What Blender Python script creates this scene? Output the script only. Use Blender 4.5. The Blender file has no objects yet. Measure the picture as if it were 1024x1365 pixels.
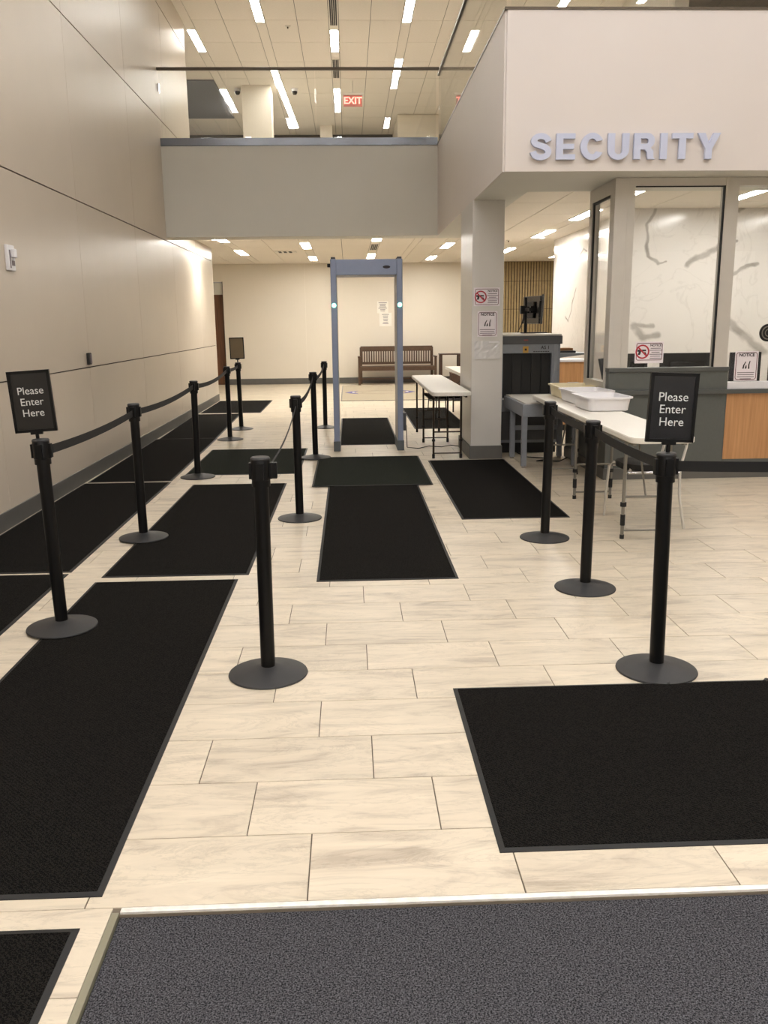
import bpy, bmesh, math, random
from mathutils import Vector, Matrix
random.seed(7)
S = bpy.context.scene
COL = S.collection
pi = math.pi

# ------------------------------------------------------------------ camera
PITCH, YAW, ROLL, FPX, EYE = 0.216313116, 0.0379177612, -0.0114790569, 1151.32559, 1.56216352
fw = Vector((math.sin(YAW)*math.cos(PITCH), math.cos(YAW)*math.cos(PITCH), -math.sin(PITCH)))
r0 = Vector((math.cos(YAW), -math.sin(YAW), 0)); u0 = r0.cross(fw)
rt = math.cos(ROLL)*r0 + math.sin(ROLL)*u0
up = -math.sin(ROLL)*r0 + math.cos(ROLL)*u0
cd = bpy.data.cameras.new('camera'); cam = bpy.data.objects.new('camera', cd); COL.objects.link(cam)
m = Matrix.Identity(4)
for i in range(3):
    m[i][0] = rt[i]; m[i][1] = up[i]; m[i][2] = -fw[i]
m[2][3] = EYE
cam.matrix_world = m
cd.sensor_fit = 'HORIZONTAL'; cd.sensor_width = 36; cd.lens = FPX/1024*36
cd.clip_start = 0.05; cd.clip_end = 200
S.camera = cam
# ------------------------------------------------------------------ world, exposure
w = bpy.data.worlds.new('world'); S.world = w; w.use_nodes = True
w.node_tree.nodes['Background'].inputs[0].default_value = (1.0, .93, .85, 1)
w.node_tree.nodes['Background'].inputs[1].default_value = 0.25
vs = S.view_settings
vs.view_transform = 'Standard'; vs.look = 'None'; vs.gamma = 1; vs.use_curve_mapping = False
vs.exposure = 0.0
LAMP_UP, LAMP_LOW, LAMP_ENT = 39.0, 53.0, 60.0
LAMP_COL = (1.0, .965, .90, 1)
ENT_COL = (1.0, .985, .99, 1)

# ------------------------------------------------------------------ materials
def lin(c):
    return tuple(((v/255)/12.92 if v/255 <= .04045 else ((v/255+.055)/1.055)**2.4) for v in c)
def mat(name, rgb, rough=.5, metal=0, var=.04, vscale=8, bump=0, bscale=200, spec=.5, coat=0):
    M = bpy.data.materials.new(name); M.use_nodes = True; nt = M.node_tree; b = nt.nodes['Principled BSDF']
    c = lin(rgb)
    b.inputs['Roughness'].default_value = rough; b.inputs['Metallic'].default_value = metal
    b.inputs['Specular IOR Level'].default_value = spec; b.inputs['Coat Weight'].default_value = coat
    tc = nt.nodes.new('ShaderNodeTexCoord')
    n = nt.nodes.new('ShaderNodeTexNoise'); n.inputs['Scale'].default_value = vscale; n.inputs['Detail'].default_value = 5
    nt.links.new(tc.outputs['Object'], n.inputs['Vector'])
    mr = nt.nodes.new('ShaderNodeMapRange'); mr.inputs['From Min'].default_value = .3; mr.inputs['From Max'].default_value = .7
    mr.inputs['To Min'].default_value = 1-var; mr.inputs['To Max'].default_value = 1+var
    nt.links.new(n.outputs['Fac'], mr.inputs['Value'])
    mx = nt.nodes.new('ShaderNodeVectorMath'); mx.operation = 'SCALE'; mx.inputs[0].default_value = c
    nt.links.new(mr.outputs[0], mx.inputs['Scale']); nt.links.new(mx.outputs[0], b.inputs['Base Color'])
    if bump:
        n2 = nt.nodes.new('ShaderNodeTexNoise'); n2.inputs['Scale'].default_value = bscale; n2.inputs['Detail'].default_value = 3
        nt.links.new(tc.outputs['Object'], n2.inputs['Vector'])
        bp = nt.nodes.new('ShaderNodeBump'); bp.inputs['Strength'].default_value = bump; bp.inputs['Distance'].default_value = .002
        nt.links.new(n2.outputs['Fac'], bp.inputs['Height']); nt.links.new(bp.outputs[0], b.inputs['Normal'])
    return M
def emis(name, rgb, s):
    M = bpy.data.materials.new(name); M.use_nodes = True; b = M.node_tree.nodes['Principled BSDF']
    b.inputs['Base Color'].default_value = (.8,.8,.8,1); b.inputs['Emission Color'].default_value = (*rgb[:3], 1)
    b.inputs['Emission Strength'].default_value = s; return M
def glassmat(name, tint=(.985,.992,.99), ior=1.45):
    M = bpy.data.materials.new(name); M.use_nodes = True; nt = M.node_tree; nt.nodes.clear()
    o = nt.nodes.new('ShaderNodeOutputMaterial'); t = nt.nodes.new('ShaderNodeBsdfTransparent'); t.inputs[0].default_value = (*tint, 1)
    g = nt.nodes.new('ShaderNodeBsdfGlossy'); g.inputs['Roughness'].default_value = .01
    f = nt.nodes.new('ShaderNodeFresnel'); gm = nt.nodes.new('ShaderNodeNewGeometry'); im = nt.nodes.new('ShaderNodeMapRange')   # same index on both faces of the thin pane
    im.inputs['To Min'].default_value = ior; im.inputs['To Max'].default_value = 1/ior
    nt.links.new(gm.outputs['Backfacing'], im.inputs['Value']); nt.links.new(im.outputs[0], f.inputs['IOR'])
    x = nt.nodes.new('ShaderNodeMixShader')
    nt.links.new(f.outputs[0], x.inputs[0]); nt.links.new(t.outputs[0], x.inputs[1]); nt.links.new(g.outputs[0], x.inputs[2])
    nt.links.new(x.outputs[0], o.inputs[0]); return M

M = {}
M['wallpanel'] = mat('painted_wall_panel', (197,185,169), .32, var=.015, vscale=2, bump=.03, bscale=60)
M['joint'] = mat('dark_joint', (78,68,56), .8)
M['paint'] = mat('cream_paint', (222,213,198), .6, var=.012, vscale=1.5)
M['paint_bridge'] = mat('grey_green_paint', (214,211,201), .6, var=.015, vscale=2)
M['paint_box'] = mat('off_white_paint', (216,208,202), .5, var=.012, vscale=1.5)
M['column'] = mat('satin_column_paint', (204,200,194), .28, var=.02, vscale=3)
M['base'] = mat('grey_rubber_base', (92,90,86), .45, var=.06)
M['grout'] = mat('grout', (104,94,80), .9)
M['ceil'] = mat('ceiling_board', (236,228,216), .85, var=.02, vscale=30)
M['ceilgap'] = mat('ceiling_grid_gap', (120,112,100), .8)
M['ceildark'] = mat('slate_ceiling_cloud', (120,122,128), .8)
M['white'] = mat('white_plastic', (226,224,226), .35, var=.02)
M['cream_plastic'] = mat('cream_plastic', (222,210,176), .4, var=.02)
M['tabletop'] = mat('granular_white_plastic', (228,223,212), .4, var=.03, vscale=60, bump=.1, bscale=300)
M['black'] = mat('black_powder_coat', (6,6,7), .4, var=.1, vscale=40, bump=.06, spec=.25)
M['blackbase'] = mat('worn_black_base', (42,42,43), .48, var=.12, vscale=20, bump=.1, bscale=120)
M['belt'] = mat('black_webbing', (13,12,12), .75, var=.1, vscale=120, bump=.3, bscale=500)
M['rubber'] = mat('mat_rubber_edge', (13,13,12), .6, var=.1, bump=.2)
M['chrome'] = mat('brushed_steel', (190,190,192), .25, 1)
M['chromew'] = mat('pale_metal_leg', (205,203,198), .3, .6)
M['steelband'] = mat('brushed_band', (104,106,110), .2, 1, var=.08, vscale=3)
M['alu'] = mat('aluminium_strip', (250,246,238), .3, .4, var=.15, vscale=30)
M['railm'] = mat('bronze_rail', (88,78,66), .35, .6)
M['frame'] = mat('grey_window_frame', (194,189,180), .4, .15, var=.02)
M['gasket'] = mat('black_gasket', (14,14,14), .6)
M['deskgrey'] = mat('grey_laminate', (84,87,84), .45, var=.04, vscale=30)
M['deskgrey2'] = mat('dark_grey_laminate', (76,78,76), .5, var=.04)
M['xgrey'] = mat('blue_grey_metal', (132,136,143), .45, .1, var=.04, vscale=20, bump=.05)
M['xdark'] = mat('dark_grey_cap', (72,73,76), .5)
M['xbelt'] = mat('pale_belt', (190,186,178), .5)
M['blk'] = mat('flat_black', (10,10,11), .6)
M['screen'] = mat('glossy_black', (12,13,15), .2)
M['detector'] = mat('detector_blue_grey', (134,144,168), .4, .1, var=.03)
M['detfoot'] = mat('detector_foot', (82,88,92), .5)
M['letter'] = mat('silver_blue_letter', (196,202,224), .35, .1, var=.02)
M['signw'] = mat('white_sign_film', (226,218,222), .45)
M['signred'] = mat('red_ink', (170,36,52), .5)
M['ink'] = mat('dark_ink', (40,34,38), .6)
M['inksoft'] = mat('grey_ink', (110,100,106), .6)
M['border'] = mat('maroon_ink', (96,44,52), .6)
M['signnavy'] = mat('navy_sign_panel', (9,13,22), .22)
M['signblack'] = mat('black_sign_panel', (13,13,14), .3)
M['signtext'] = mat('pale_lettering', (214,216,214), .6)
M['signbrown'] = mat('brown_backing', (112,96,70), .6)
M['paper'] = mat('paper', (238,232,222), .8)
M['sleeve'] = mat('plastic_sleeve', (206,204,202), .12, var=.06, vscale=25, coat=.6)
M['woodbench'] = mat('dark_bench_wood', (80,58,40), .45, var=.2, vscale=14)
M['wooddark'] = mat('dark_walnut', (70,48,34), .45, var=.2)
M['bronze'] = mat('dark_bronze_leg', (52,42,34), .4, .4)
M['greyleg'] = mat('grey_tube', (128,124,116), .4, .4)
M['tan'] = mat('tan_slats', (158,136,96), .6, var=.1, vscale=10)
M['tandark'] = mat('slat_gap', (70,54,34), .8)
M['rug'] = mat('beige_rug', (168,156,134), .95, var=.06, vscale=60, bump=.5, bscale=300)
M['rugpurple'] = mat('purple_print', (92,88,140), .9)
M['rugtan'] = mat('tan_print', (158,146,128), .9)
M['tilecut'] = mat('tile_cut_edge', (128,124,104), .4)
M['cardboard'] = mat('cardboard', (150,106,66), .8)
M['green'] = emis('green_indicator', (.15,1,.6), 9)
M['exit'] = emis('exit_red_glow', (1,.14,.10), 2.2)
M['exitpanel'] = mat('exit_panel_pink', (196,120,110), .3)
M['lampup'] = emis('upper_diffuser', LAMP_COL, LAMP_UP)
M['lampent'] = emis('entrance_diffuser', ENT_COL, LAMP_ENT)
M['lamplow'] = emis('lower_diffuser', LAMP_COL, LAMP_LOW)
M['lamptrim'] = mat('white_lamp_trim', (225,220,210), .5)
M['glass'] = glassmat('clear_glass')
M['glassg'] = glassmat('guard_glass', (.975,.985,.978), 1.5)
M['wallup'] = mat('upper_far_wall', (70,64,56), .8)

# floor tile stone: a cell number from the world position gives each tile its own veining
def tilemat():
    T = bpy.data.materials.new('veined_porcelain'); T.use_nodes = True; nt = T.node_tree; N = nt.nodes; L = nt.links
    b = N['Principled BSDF']; g = N.new('ShaderNodeNewGeometry'); sp = N.new('ShaderNodeSeparateXYZ'); L.new(g.outputs['Position'], sp.inputs[0])
    def mth(op, a, b_=None):
        n = N.new('ShaderNodeMath'); n.operation = op
        for i, v in enumerate((a, b_)):
            if v is None: continue
            if isinstance(v, (int, float)): n.inputs[i].default_value = v
            else: L.new(v, n.inputs[i])
        return n.outputs[0]
    row = mth('FLOOR', mth('DIVIDE', mth('SUBTRACT', sp.outputs[1], 2.112), .3235))
    colm = mth('FLOOR', mth('DIVIDE', mth('ADD', mth('ADD', sp.outputs[0], .145), mth('MULTIPLY', row, .2033)), .61))
    cb = N.new('ShaderNodeCombineXYZ'); L.new(row, cb.inputs[0]); L.new(colm, cb.inputs[1])
    wn = N.new('ShaderNodeTexWhiteNoise'); wn.noise_dimensions = '2D'; L.new(cb.outputs[0], wn.inputs['Vector'])
    off = N.new('ShaderNodeVectorMath'); off.operation = 'SCALE'; off.inputs['Scale'].default_value = 30; L.new(wn.outputs['Color'], off.inputs[0])
    ad = N.new('ShaderNodeVectorMath'); ad.operation = 'ADD'; L.new(g.outputs['Position'], ad.inputs[0]); L.new(off.outputs[0], ad.inputs[1])
    mp = N.new('ShaderNodeMapping'); mp.inputs['Scale'].default_value = (1.2, 5.5, 1); mp.inputs['Rotation'].default_value = (0, 0, .12); L.new(ad.outputs[0], mp.inputs[0])
    n1 = N.new('ShaderNodeTexNoise'); n1.inputs['Scale'].default_value = 1.6; n1.inputs['Detail'].default_value = 8; n1.inputs['Roughness'].default_value = .62; n1.inputs['Distortion'].default_value = 1.1
    L.new(mp.outputs[0], n1.inputs['Vector'])
    cr = N.new('ShaderNodeValToRGB'); e = cr.color_ramp.elements
    e[0].position = .30; e[0].color = (*lin((174,161,143)), 1); e[1].position = .66; e[1].color = (*lin((216,203,181)), 1)
    k = e.new(.46); k.color = (*lin((204,192,171)), 1)
    L.new(n1.outputs['Fac'], cr.inputs[0])
    v = N.new('ShaderNodeMapRange'); v.inputs['To Min'].default_value = .95; v.inputs['To Max'].default_value = 1.03; L.new(wn.outputs['Value'], v.inputs['Value'])
    sc = N.new('ShaderNodeVectorMath'); sc.operation = 'SCALE'; L.new(cr.outputs[0], sc.inputs[0]); L.new(v.outputs[0], sc.inputs['Scale'])
    n3 = N.new('ShaderNodeTexNoise'); n3.inputs['Scale'].default_value = 1.1; n3.inputs['Detail'].default_value = 9; n3.inputs['Roughness'].default_value = .7; n3.inputs['Distortion'].default_value = 2.2
    L.new(mp.outputs[0], n3.inputs['Vector'])
    vv = mth('MULTIPLY', mth('MAXIMUM', mth('SUBTRACT', 1.0, mth('MULTIPLY', mth('ABSOLUTE', mth('SUBTRACT', n3.outputs['Fac'], .5)), 38)), 0.0), .14)
    s2 = N.new('ShaderNodeVectorMath'); s2.operation = 'SCALE'; L.new(sc.outputs[0], s2.inputs[0]); L.new(mth('SUBTRACT', 1.0, vv), s2.inputs['Scale'])
    L.new(s2.outputs[0], b.inputs['Base Color']); b.inputs['Roughness'].default_value = .36
    b.inputs['Specular IOR Level'].default_value = .4
    return T
M['tile'] = tilemat()
def pilemat(name, c1, c2, scale, rough=.95, weave=False):
    T = bpy.data.materials.new(name); T.use_nodes = True; nt = T.node_tree; N = nt.nodes; L = nt.links; b = N['Principled BSDF']
    tc = N.new('ShaderNodeTexCoord')
    if weave:
        n = N.new('ShaderNodeTexWave'); n.wave_type = 'BANDS'; n.bands_direction = 'DIAGONAL'; n.inputs['Scale'].default_value = scale*.25
        n.inputs['Distortion'].default_value = 9; n.inputs['Detail'].default_value = 2; n.inputs['Detail Scale'].default_value = 4
    else:
        n = N.new('ShaderNodeTexNoise'); n.inputs['Scale'].default_value = scale; n.inputs['Detail'].default_value = 4
    L.new(tc.outputs['Object'], n.inputs['Vector'])
    cr = N.new('ShaderNodeValToRGB'); e = cr.color_ramp.elements
    e[0].position = .38; e[0].color = (*lin(c1), 1); e[1].position = .66; e[1].color = (*lin(c2), 1)
    L.new(n.outputs['Fac'], cr.inputs[0]); L.new(cr.outputs[0], b.inputs['Base Color'])
    b.inputs['Roughness'].default_value = rough; b.inputs['Specular IOR Level'].default_value = .06
    bp = N.new('ShaderNodeBump'); bp.inputs['Strength'].default_value = .6; bp.inputs['Distance'].default_value = .003
    L.new(n.outputs['Fac'], bp.inputs['Height']); L.new(bp.outputs[0], b.inputs['Normal'])
    return T
M['mat'] = pilemat('black_mat_pile', (9,8,8), (33,31,28), 150, weave=True)
M['matgreen'] = pilemat('grey_green_mat_pile', (20,23,19), (44,47,41), 150)
M['carpet'] = pilemat('charcoal_carpet', (26,26,28), (94,93,97), 240)
def woodmat(name, a, b2, sc=(30,1,1)):
    T = bpy.data.materials.new(name); T.use_nodes = True; nt = T.node_tree; N = nt.nodes; L = nt.links; b = N['Principled BSDF']
    tc = N.new('ShaderNodeTexCoord'); mp = N.new('ShaderNodeMapping'); mp.inputs['Scale'].default_value = sc
    n = N.new('ShaderNodeTexNoise'); n.inputs['Scale'].default_value = 2; n.inputs['Detail'].default_value = 6
    L.new(tc.outputs['Object'], mp.inputs[0]); L.new(mp.outputs[0], n.inputs['Vector'])
    cr = N.new('ShaderNodeValToRGB'); e = cr.color_ramp.elements
    e[0].position = .3; e[0].color = (*lin(a), 1); e[1].position = .7; e[1].color = (*lin(b2), 1)
    L.new(n.outputs['Fac'], cr.inputs[0]); L.new(cr.outputs[0], b.inputs['Base Color']); b.inputs['Roughness'].default_value = .4
    return T
M['deskwood'] = woodmat('desk_front_wood', (168,122,80), (194,146,100), (26,26,1))
M['doorwood'] = woodmat('door_wood', (82,50,30), (112,72,44), (26,26,1.2))
def marblemat(name, segs, ax):
    # veins: soft bands round fixed lines in the slab, warped by noise; ax = index of the horizontal axis
    T = bpy.data.materials.new(name); T.use_nodes = True; nt = T.node_tree; N = nt.nodes; L = nt.links; b = N['Principled BSDF']
    g = N.new('ShaderNodeNewGeometry'); n = N.new('ShaderNodeTexNoise'); n.inputs['Scale'].default_value = 4; n.inputs['Detail'].default_value = 5
    L.new(g.outputs['Position'], n.inputs['Vector'])
    def vm(op, a, c=None, s=None):
        q = N.new('ShaderNodeVectorMath'); q.operation = op
        for i, v in enumerate((a, c)):
            if v is None: continue
            if isinstance(v, (tuple, Vector)): q.inputs[i].default_value = v
            else: L.new(v, q.inputs[i])
        if s is not None:
            if isinstance(s, (int, float)): q.inputs['Scale'].default_value = s
            else: L.new(s, q.inputs['Scale'])
        return q
    def mm(op, a, c=None, clamp=False):
        q = N.new('ShaderNodeMath'); q.operation = op; q.use_clamp = clamp
        for i, v in enumerate((a, c)):
            if v is None: continue
            if isinstance(v, (int, float)): q.inputs[i].default_value = v
            else: L.new(v, q.inputs[i])
        return q.outputs[0]
    d = vm('SCALE', vm('SUBTRACT', n.outputs['Color'], (.5,.5,.5)).outputs[0], s=.16).outputs[0]
    p = vm('ADD', g.outputs['Position'], d).outputs[0]
    p = vm('MULTIPLY', p, (1,0,1) if ax == 0 else (0,1,1)).outputs[0]
    acc = None
    for (x0,z0,x1,z1,wd) in segs:
        A = Vector((x0,0,z0)) if ax == 0 else Vector((0,x0,z0)); B = Vector((x1,0,z1)) if ax == 0 else Vector((0,x1,z1)); D = B-A
        pa = vm('SUBTRACT', p, A).outputs[0]
        h = mm('DIVIDE', vm('DOT_PRODUCT', pa, D).outputs['Value'], D.length_squared, True)
        dist = vm('LENGTH', vm('SUBTRACT', pa, vm('SCALE', D, s=h).outputs[0]).outputs[0]).outputs['Value']
        f = mm('MULTIPLY', mm('SUBTRACT', 1.0, mm('DIVIDE', dist, wd), True), 1.6, True)
        acc = f if acc is None else mm('MAXIMUM', acc, f)
    n2 = N.new('ShaderNodeTexNoise'); n2.inputs['Scale'].default_value = 1.3; n2.inputs['Detail'].default_value = 7; n2.inputs['Distortion'].default_value = 1.5
    L.new(g.outputs['Position'], n2.inputs['Vector'])
    thin = mm('MULTIPLY', mm('SUBTRACT', 1.0, mm('MULTIPLY', mm('ABSOLUTE', mm('SUBTRACT', n2.outputs['Fac'], .5)), 60), True), .16)
    fac = mm('MAXIMUM', mm('MULTIPLY', acc, mm('ADD', n.outputs['Fac'], .3)), thin)
    mx = N.new('ShaderNodeMix'); mx.data_type = 'RGBA'; L.new(fac, mx.inputs[0])
    mx.inputs[6].default_value = (*lin((224,219,214)), 1); mx.inputs[7].default_value = (*lin((158,152,146)), 1)
    L.new(mx.outputs[2], b.inputs['Base Color']); b.inputs['Roughness'].default_value = .16
    return T
M['marble'] = marblemat('veined_marble_front', [(4.25,3.03,4.14,2.84,.03),(4.14,2.84,4.21,2.42,.035),(4.21,2.42,4.33,2.31,.035),(4.33,2.31,4.45,2.35,.02),
    (4.76,2.31,5.19,2.55,.05),(5.19,2.55,5.45,2.6,.03),(5.40,2.18,5.75,2.30,.035),(4.02,1.47,4.2,1.32,.07),(4.2,1.32,4.4,1.35,.06),(4.05,1.49,4.31,1.47,.04),
    (5.35,1.55,5.93,1.08,.07),(5.43,2.99,5.7,3.2,.05)], 0)
M['marbleside'] = marblemat('veined_marble_side', [(15.28,2.09,15.75,1.53,.03),(15.75,1.53,15.96,1.61,.03),(15.16,2.6,14.88,2.72,.025),(14.88,2.72,14.64,2.65,.02)], 1)

# ------------------------------------------------------------------ mesh helpers
def box(bm, x0, x1, y0, y1, z0, z1, bev=0):
    r = bmesh.ops.create_cube(bm, size=1)
    for v in r['verts']:
        v.co = Vector(((x0+x1)/2 + v.co.x*(x1-x0), (y0+y1)/2 + v.co.y*(y1-y0), (z0+z1)/2 + v.co.z*(z1-z0)))
    if bev:
        es = list({e for v in r['verts'] for e in v.link_edges})
        bmesh.ops.bevel(bm, geom=es, offset=bev, segments=2, affect='EDGES', profile=.5)
    return bm
def tube(bm, a, b, r, r2=None, seg=12):
    a = Vector(a); b = Vector(b); d = b-a
    q = d.to_track_quat('Z', 'Y').to_matrix().to_4x4(); q.translation = (a+b)/2
    bmesh.ops.create_cone(bm, cap_ends=True, segments=seg, radius1=r, radius2=r if r2 is None else r2, depth=d.length, matrix=q)
    return bm
def path(bm, pts, r, seg=8):
    pts = [Vector(p) for p in pts]; rings = []
    for i, p in enumerate(pts):
        d = (pts[min(i+1, len(pts)-1)] - pts[max(i-1, 0)]).normalized()
        ref = Vector((0,0,1)) if abs(d.z) < .9 else Vector((1,0,0))
        u = d.cross(ref).normalized(); v = d.cross(u)
        rings.append([bm.verts.new(p + r*(math.cos(t)*u + math.sin(t)*v)) for t in [2*pi*k/seg for k in range(seg)]])
    for A, B in zip(rings, rings[1:]):
        for k in range(seg): bm.faces.new((A[k], A[(k+1)%seg], B[(k+1)%seg], B[k]))
    bm.faces.new(rings[0][::-1]); bm.faces.new(rings[-1])
    bmesh.ops.recalc_face_normals(bm, faces=bm.faces); return bm
def lathe(bm, prof, seg=40, c=(0,0,0)):
    rings = []
    for r, z in prof:
        rings.append([bm.verts.new((c[0]+r*math.cos(2*pi*k/seg), c[1]+r*math.sin(2*pi*k/seg), c[2]+z)) for k in range(seg)] if r > 1e-5 else [bm.verts.new((c[0], c[1], c[2]+z))])
    for A, B in zip(rings, rings[1:]):
        for k in range(seg):
            j = (k+1) % seg
            if len(A) == 1 and len(B) == 1: continue
            if len(A) == 1: bm.faces.new((A[0], B[j], B[k]))
            elif len(B) == 1: bm.faces.new((A[k], A[j], B[0]))
            else: bm.faces.new((A[k], A[j], B[j], B[k]))
    bmesh.ops.recalc_face_normals(bm, faces=bm.faces); return bm
def prism(bm, poly, axis, t0, t1):
    # poly in the plane across 'axis', extruded from t0 to t1
    def P(a, b, t): return {'x': (t,a,b), 'y': (a,t,b), 'z': (a,b,t)}[axis]
    A = [bm.verts.new(P(a, b, t0)) for a, b in poly]; B = [bm.verts.new(P(a, b, t1)) for a, b in poly]
    n = len(poly); bm.faces.new(A); bm.faces.new(B[::-1])
    for i in range(n): bm.faces.new((A[i], A[(i+1)%n], B[(i+1)%n], B[i]))
    bmesh.ops.recalc_face_normals(bm, faces=bm.faces); return bm
def rrect(x0, x1, y0, y1, r, n=6):
    o = []
    for cx, cy, a in ((x1-r,y1-r,0),(x0+r,y1-r,90),(x0+r,y0+r,180),(x1-r,y0+r,270)):
        o += [(cx+r*math.cos(math.radians(a+90*k/n)), cy+r*math.sin(math.radians(a+90*k/n))) for k in range(n+1)]
    return o
def obj(name, bm, m_, parent=None, loc=None, smooth=False):
    me = bpy.data.meshes.new(name)
    if smooth:
        for f in bm.faces: f.smooth = True
        for e in bm.edges:
            if len(e.link_faces) == 2 and e.calc_face_angle() > .6: e.smooth = False
    bm.to_mesh(me); bm.free(); me.materials.append(M[m_] if isinstance(m_, str) else m_)
    o = bpy.data.objects.new(name, me); COL.objects.link(o)
    if parent: o.parent = parent
    if loc: o.location = loc
    return o
def bx(name, m_, x0, x1, y0, y1, z0, z1, parent=None, bev=0):
    return obj(name, box(bmesh.new(), x0, x1, y0, y1, z0, z1, bev), m_, parent)
def tag(o, label=None, cat=None, group=None, kind=None):
    if label: o['label'] = label
    if cat: o['category'] = cat
    if group: o['group'] = group
    if kind: o['kind'] = kind
    return o
def thing(name, label, cat, loc=(0,0,0), rz=0, group=None):
    o = bpy.data.objects.new(name, None); COL.objects.link(o); o.location = loc; o.rotation_euler = (0,0,rz); o.empty_display_size = .1
    return tag(o, label, cat, group)
def struct(o, label, cat): return tag(o, label, cat, kind='structure')
def dup(root, loc, label, rz=None, group=None):
    r = root.copy(); COL.objects.link(r); r.location = loc; r['label'] = label
    if rz is not None: r.rotation_euler = (0,0,rz)
    if group: r['group'] = group
    for ch in list(root.children):
        c = ch.copy(); COL.objects.link(c); c.parent = r
        for g in ch.children:
            d = g.copy(); COL.objects.link(d); d.parent = c
    return r
def share(name, me, parent, loc, rot=None):
    o = bpy.data.objects.new(name, me); COL.objects.link(o); o.parent = parent; o.location = loc
    if rot: o.rotation_euler = rot
    return o
def textmesh(s, size, ext=.0008, off=0, align='CENTER'):
    c = bpy.data.curves.new('lettering', 'FONT'); c.body = s; c.size = size; c.extrude = ext; c.offset = off; c.align_x = align; c.align_y = 'CENTER'
    c.resolution_u = 4
    o = bpy.data.objects.new('lettering', c); COL.objects.link(o)
    bpy.context.view_layer.update()
    me = bpy.data.meshes.new_from_object(o.evaluated_get(bpy.context.evaluated_depsgraph_get()))
    bpy.data.objects.remove(o); return me

# ================================================================== SETTING
XL = -2.72; ZS = 2.85; ZC = 3.05; ZU = 6.6; YF = 23.0; CORX = 1.39; CORY = 8.05; YB = 13.75
RY0, RP, TW = 2.112, .3235, .61
# ---- floor: grout bed with tiles
bm = bmesh.new()
box(bm, -5.2, 9, 2.085, YF+.1, -.12, -.004); box(bm, -5.2, -.675, -2.6, 2.085, -.12, -.004); box(bm, -.675, 9, -2.6, 2.085, -.12, -.04)
floor = struct(obj('floor', bm, 'grout'), 'cream stone tiled floor of the lobby, running from the carpet to the far wall', 'floor')
tm = box(bmesh.new(), .002, TW-.002, .002, RP-.002, -.012, 0, .0008)
tile0 = obj('tile', tm, 'tile', floor); tme = tile0.data; first = True
covered = [(-1.62,-.70,2.15,5.22),(-1.59,-.63,5.32,8.52),(-2.7,-1.83,1.5,15.4),(.43,3.0,2.32,3.48),(-.22,.64,5.14,8.3),(-.38,.79,8.3,10.1),(.89,1.75,6.78,9.75)]
stuff = bmesh.new(); cells = []
for row in range(-14, 66):
    y0 = RY0 + row*RP; y1 = min(y0+RP, YF)
    x = -5.2 - ((-5.2 + .145 + .2033*row) % TW)
    while x < 9:
        x0, x1 = max(x, -5.2), min(x+TW, 9)
        if row < 0: x1 = min(x1, -.675)
        if x1-x0 > .02:
            full = abs(x1-x0-TW) < 1e-6 and abs(y1-y0-RP) < 1e-6
            hid = any(a < x0 and x1 < b and c < y0 and y1 < d for a, b, c, d in covered)
            vis = full and row >= 0 and abs((x0+x1)/2 - .04*y0) < .47*(y0+.4) and y0 < 11 and x0 > XL-.3
            cells.append((y0 if vis and not hid else 99, x0, x1, y0, y1))
        x += TW
cells.sort(); n = 0
for k, x0, x1, y0, y1 in cells:
    if k < 50 and n < 295:
        if n == 0: tile0.location = (x0, y0, 0)
        else: share('tile', tme, floor, (x0, y0, random.uniform(-.0004, .0003)))
        n += 1
    else: box(stuff, x0+.0015, x1-.0015, y0+.0015, y1-.0015, -.012, 0)
tag(obj('further_tiles', stuff, 'tile', floor), kind='stuff')
bx('carpet_well_lip', 'tilecut', -.675, -.655, -2.6, 2.09, -.04, .0005, floor)
# carpet in its well
car = bx('entrance_carpet', 'carpet', -.652, 9, -2.6, 2.087, -.04, -.012)
tag(car, 'charcoal loop pile entrance carpet in the recessed well at the front', 'carpet')
st = tag(obj('threshold_strip', box(bmesh.new(), -.652, 9, 2.088, 2.107, -.012, .004, .0015), 'alu'), 'shiny worn aluminium threshold strip between carpet and stone tiles', 'strip')

# ---- left wall of panels
wl = struct(bx('wall_left', 'joint', XL-.4, XL-.02, -2.6, 18.2, 0, 3.1), 'tall cream panelled wall along the left side', 'wall')
bx('upper_backing', 'joint', XL-.4, XL-.02, -2.6, 16.33, 3.1, 8, wl)
zj = [0.13, 1.135, 2.80, 4.52, 6.18, 8.0]; yj = [-2.6] + [9.3+2.45*k for k in range(-4, 4)]
panel_cache = {}
for zi in range(5):
    end = 18.2 if zi < 2 else 16.33
    ys = [y for y in yj if y < end-.3] + [end]
    for a, b in zip(ys, ys[1:]):
        z0, z1 = zj[zi], zj[zi+1]
        key = (round(b-a, 3), zi)
        if key not in panel_cache:
            o = obj('panel', box(bmesh.new(), -.02, 0, .002, b-a-.002, .006, z1-z0-.006, .0015), 'wallpanel', wl); panel_cache[key] = o.data; o.location = (XL, a, z0)
        else: share('panel', panel_cache[key], wl, (XL, a, z0))
# strip of wall between 2.80 joint and lower ceiling beyond the bridge end
bx('top_panel', 'wallpanel', XL-.02, XL, 16.34, 18.2, 2.806, 3.05, wl)
bx('end_return', 'paint', XL-.4, XL, 18.2, 18.22, 0, 3.05, wl)
bx('upper_end_return', 'paint', XL-.4, XL, 16.33, 16.35, 3.1, 8, wl)
struct(bx('baseboard_left', 'base', XL, XL+.014, -2.6, 18.2, 0, .145, None, .003), 'dark grey baseboard running along the left panelled wall', 'baseboard')
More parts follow.
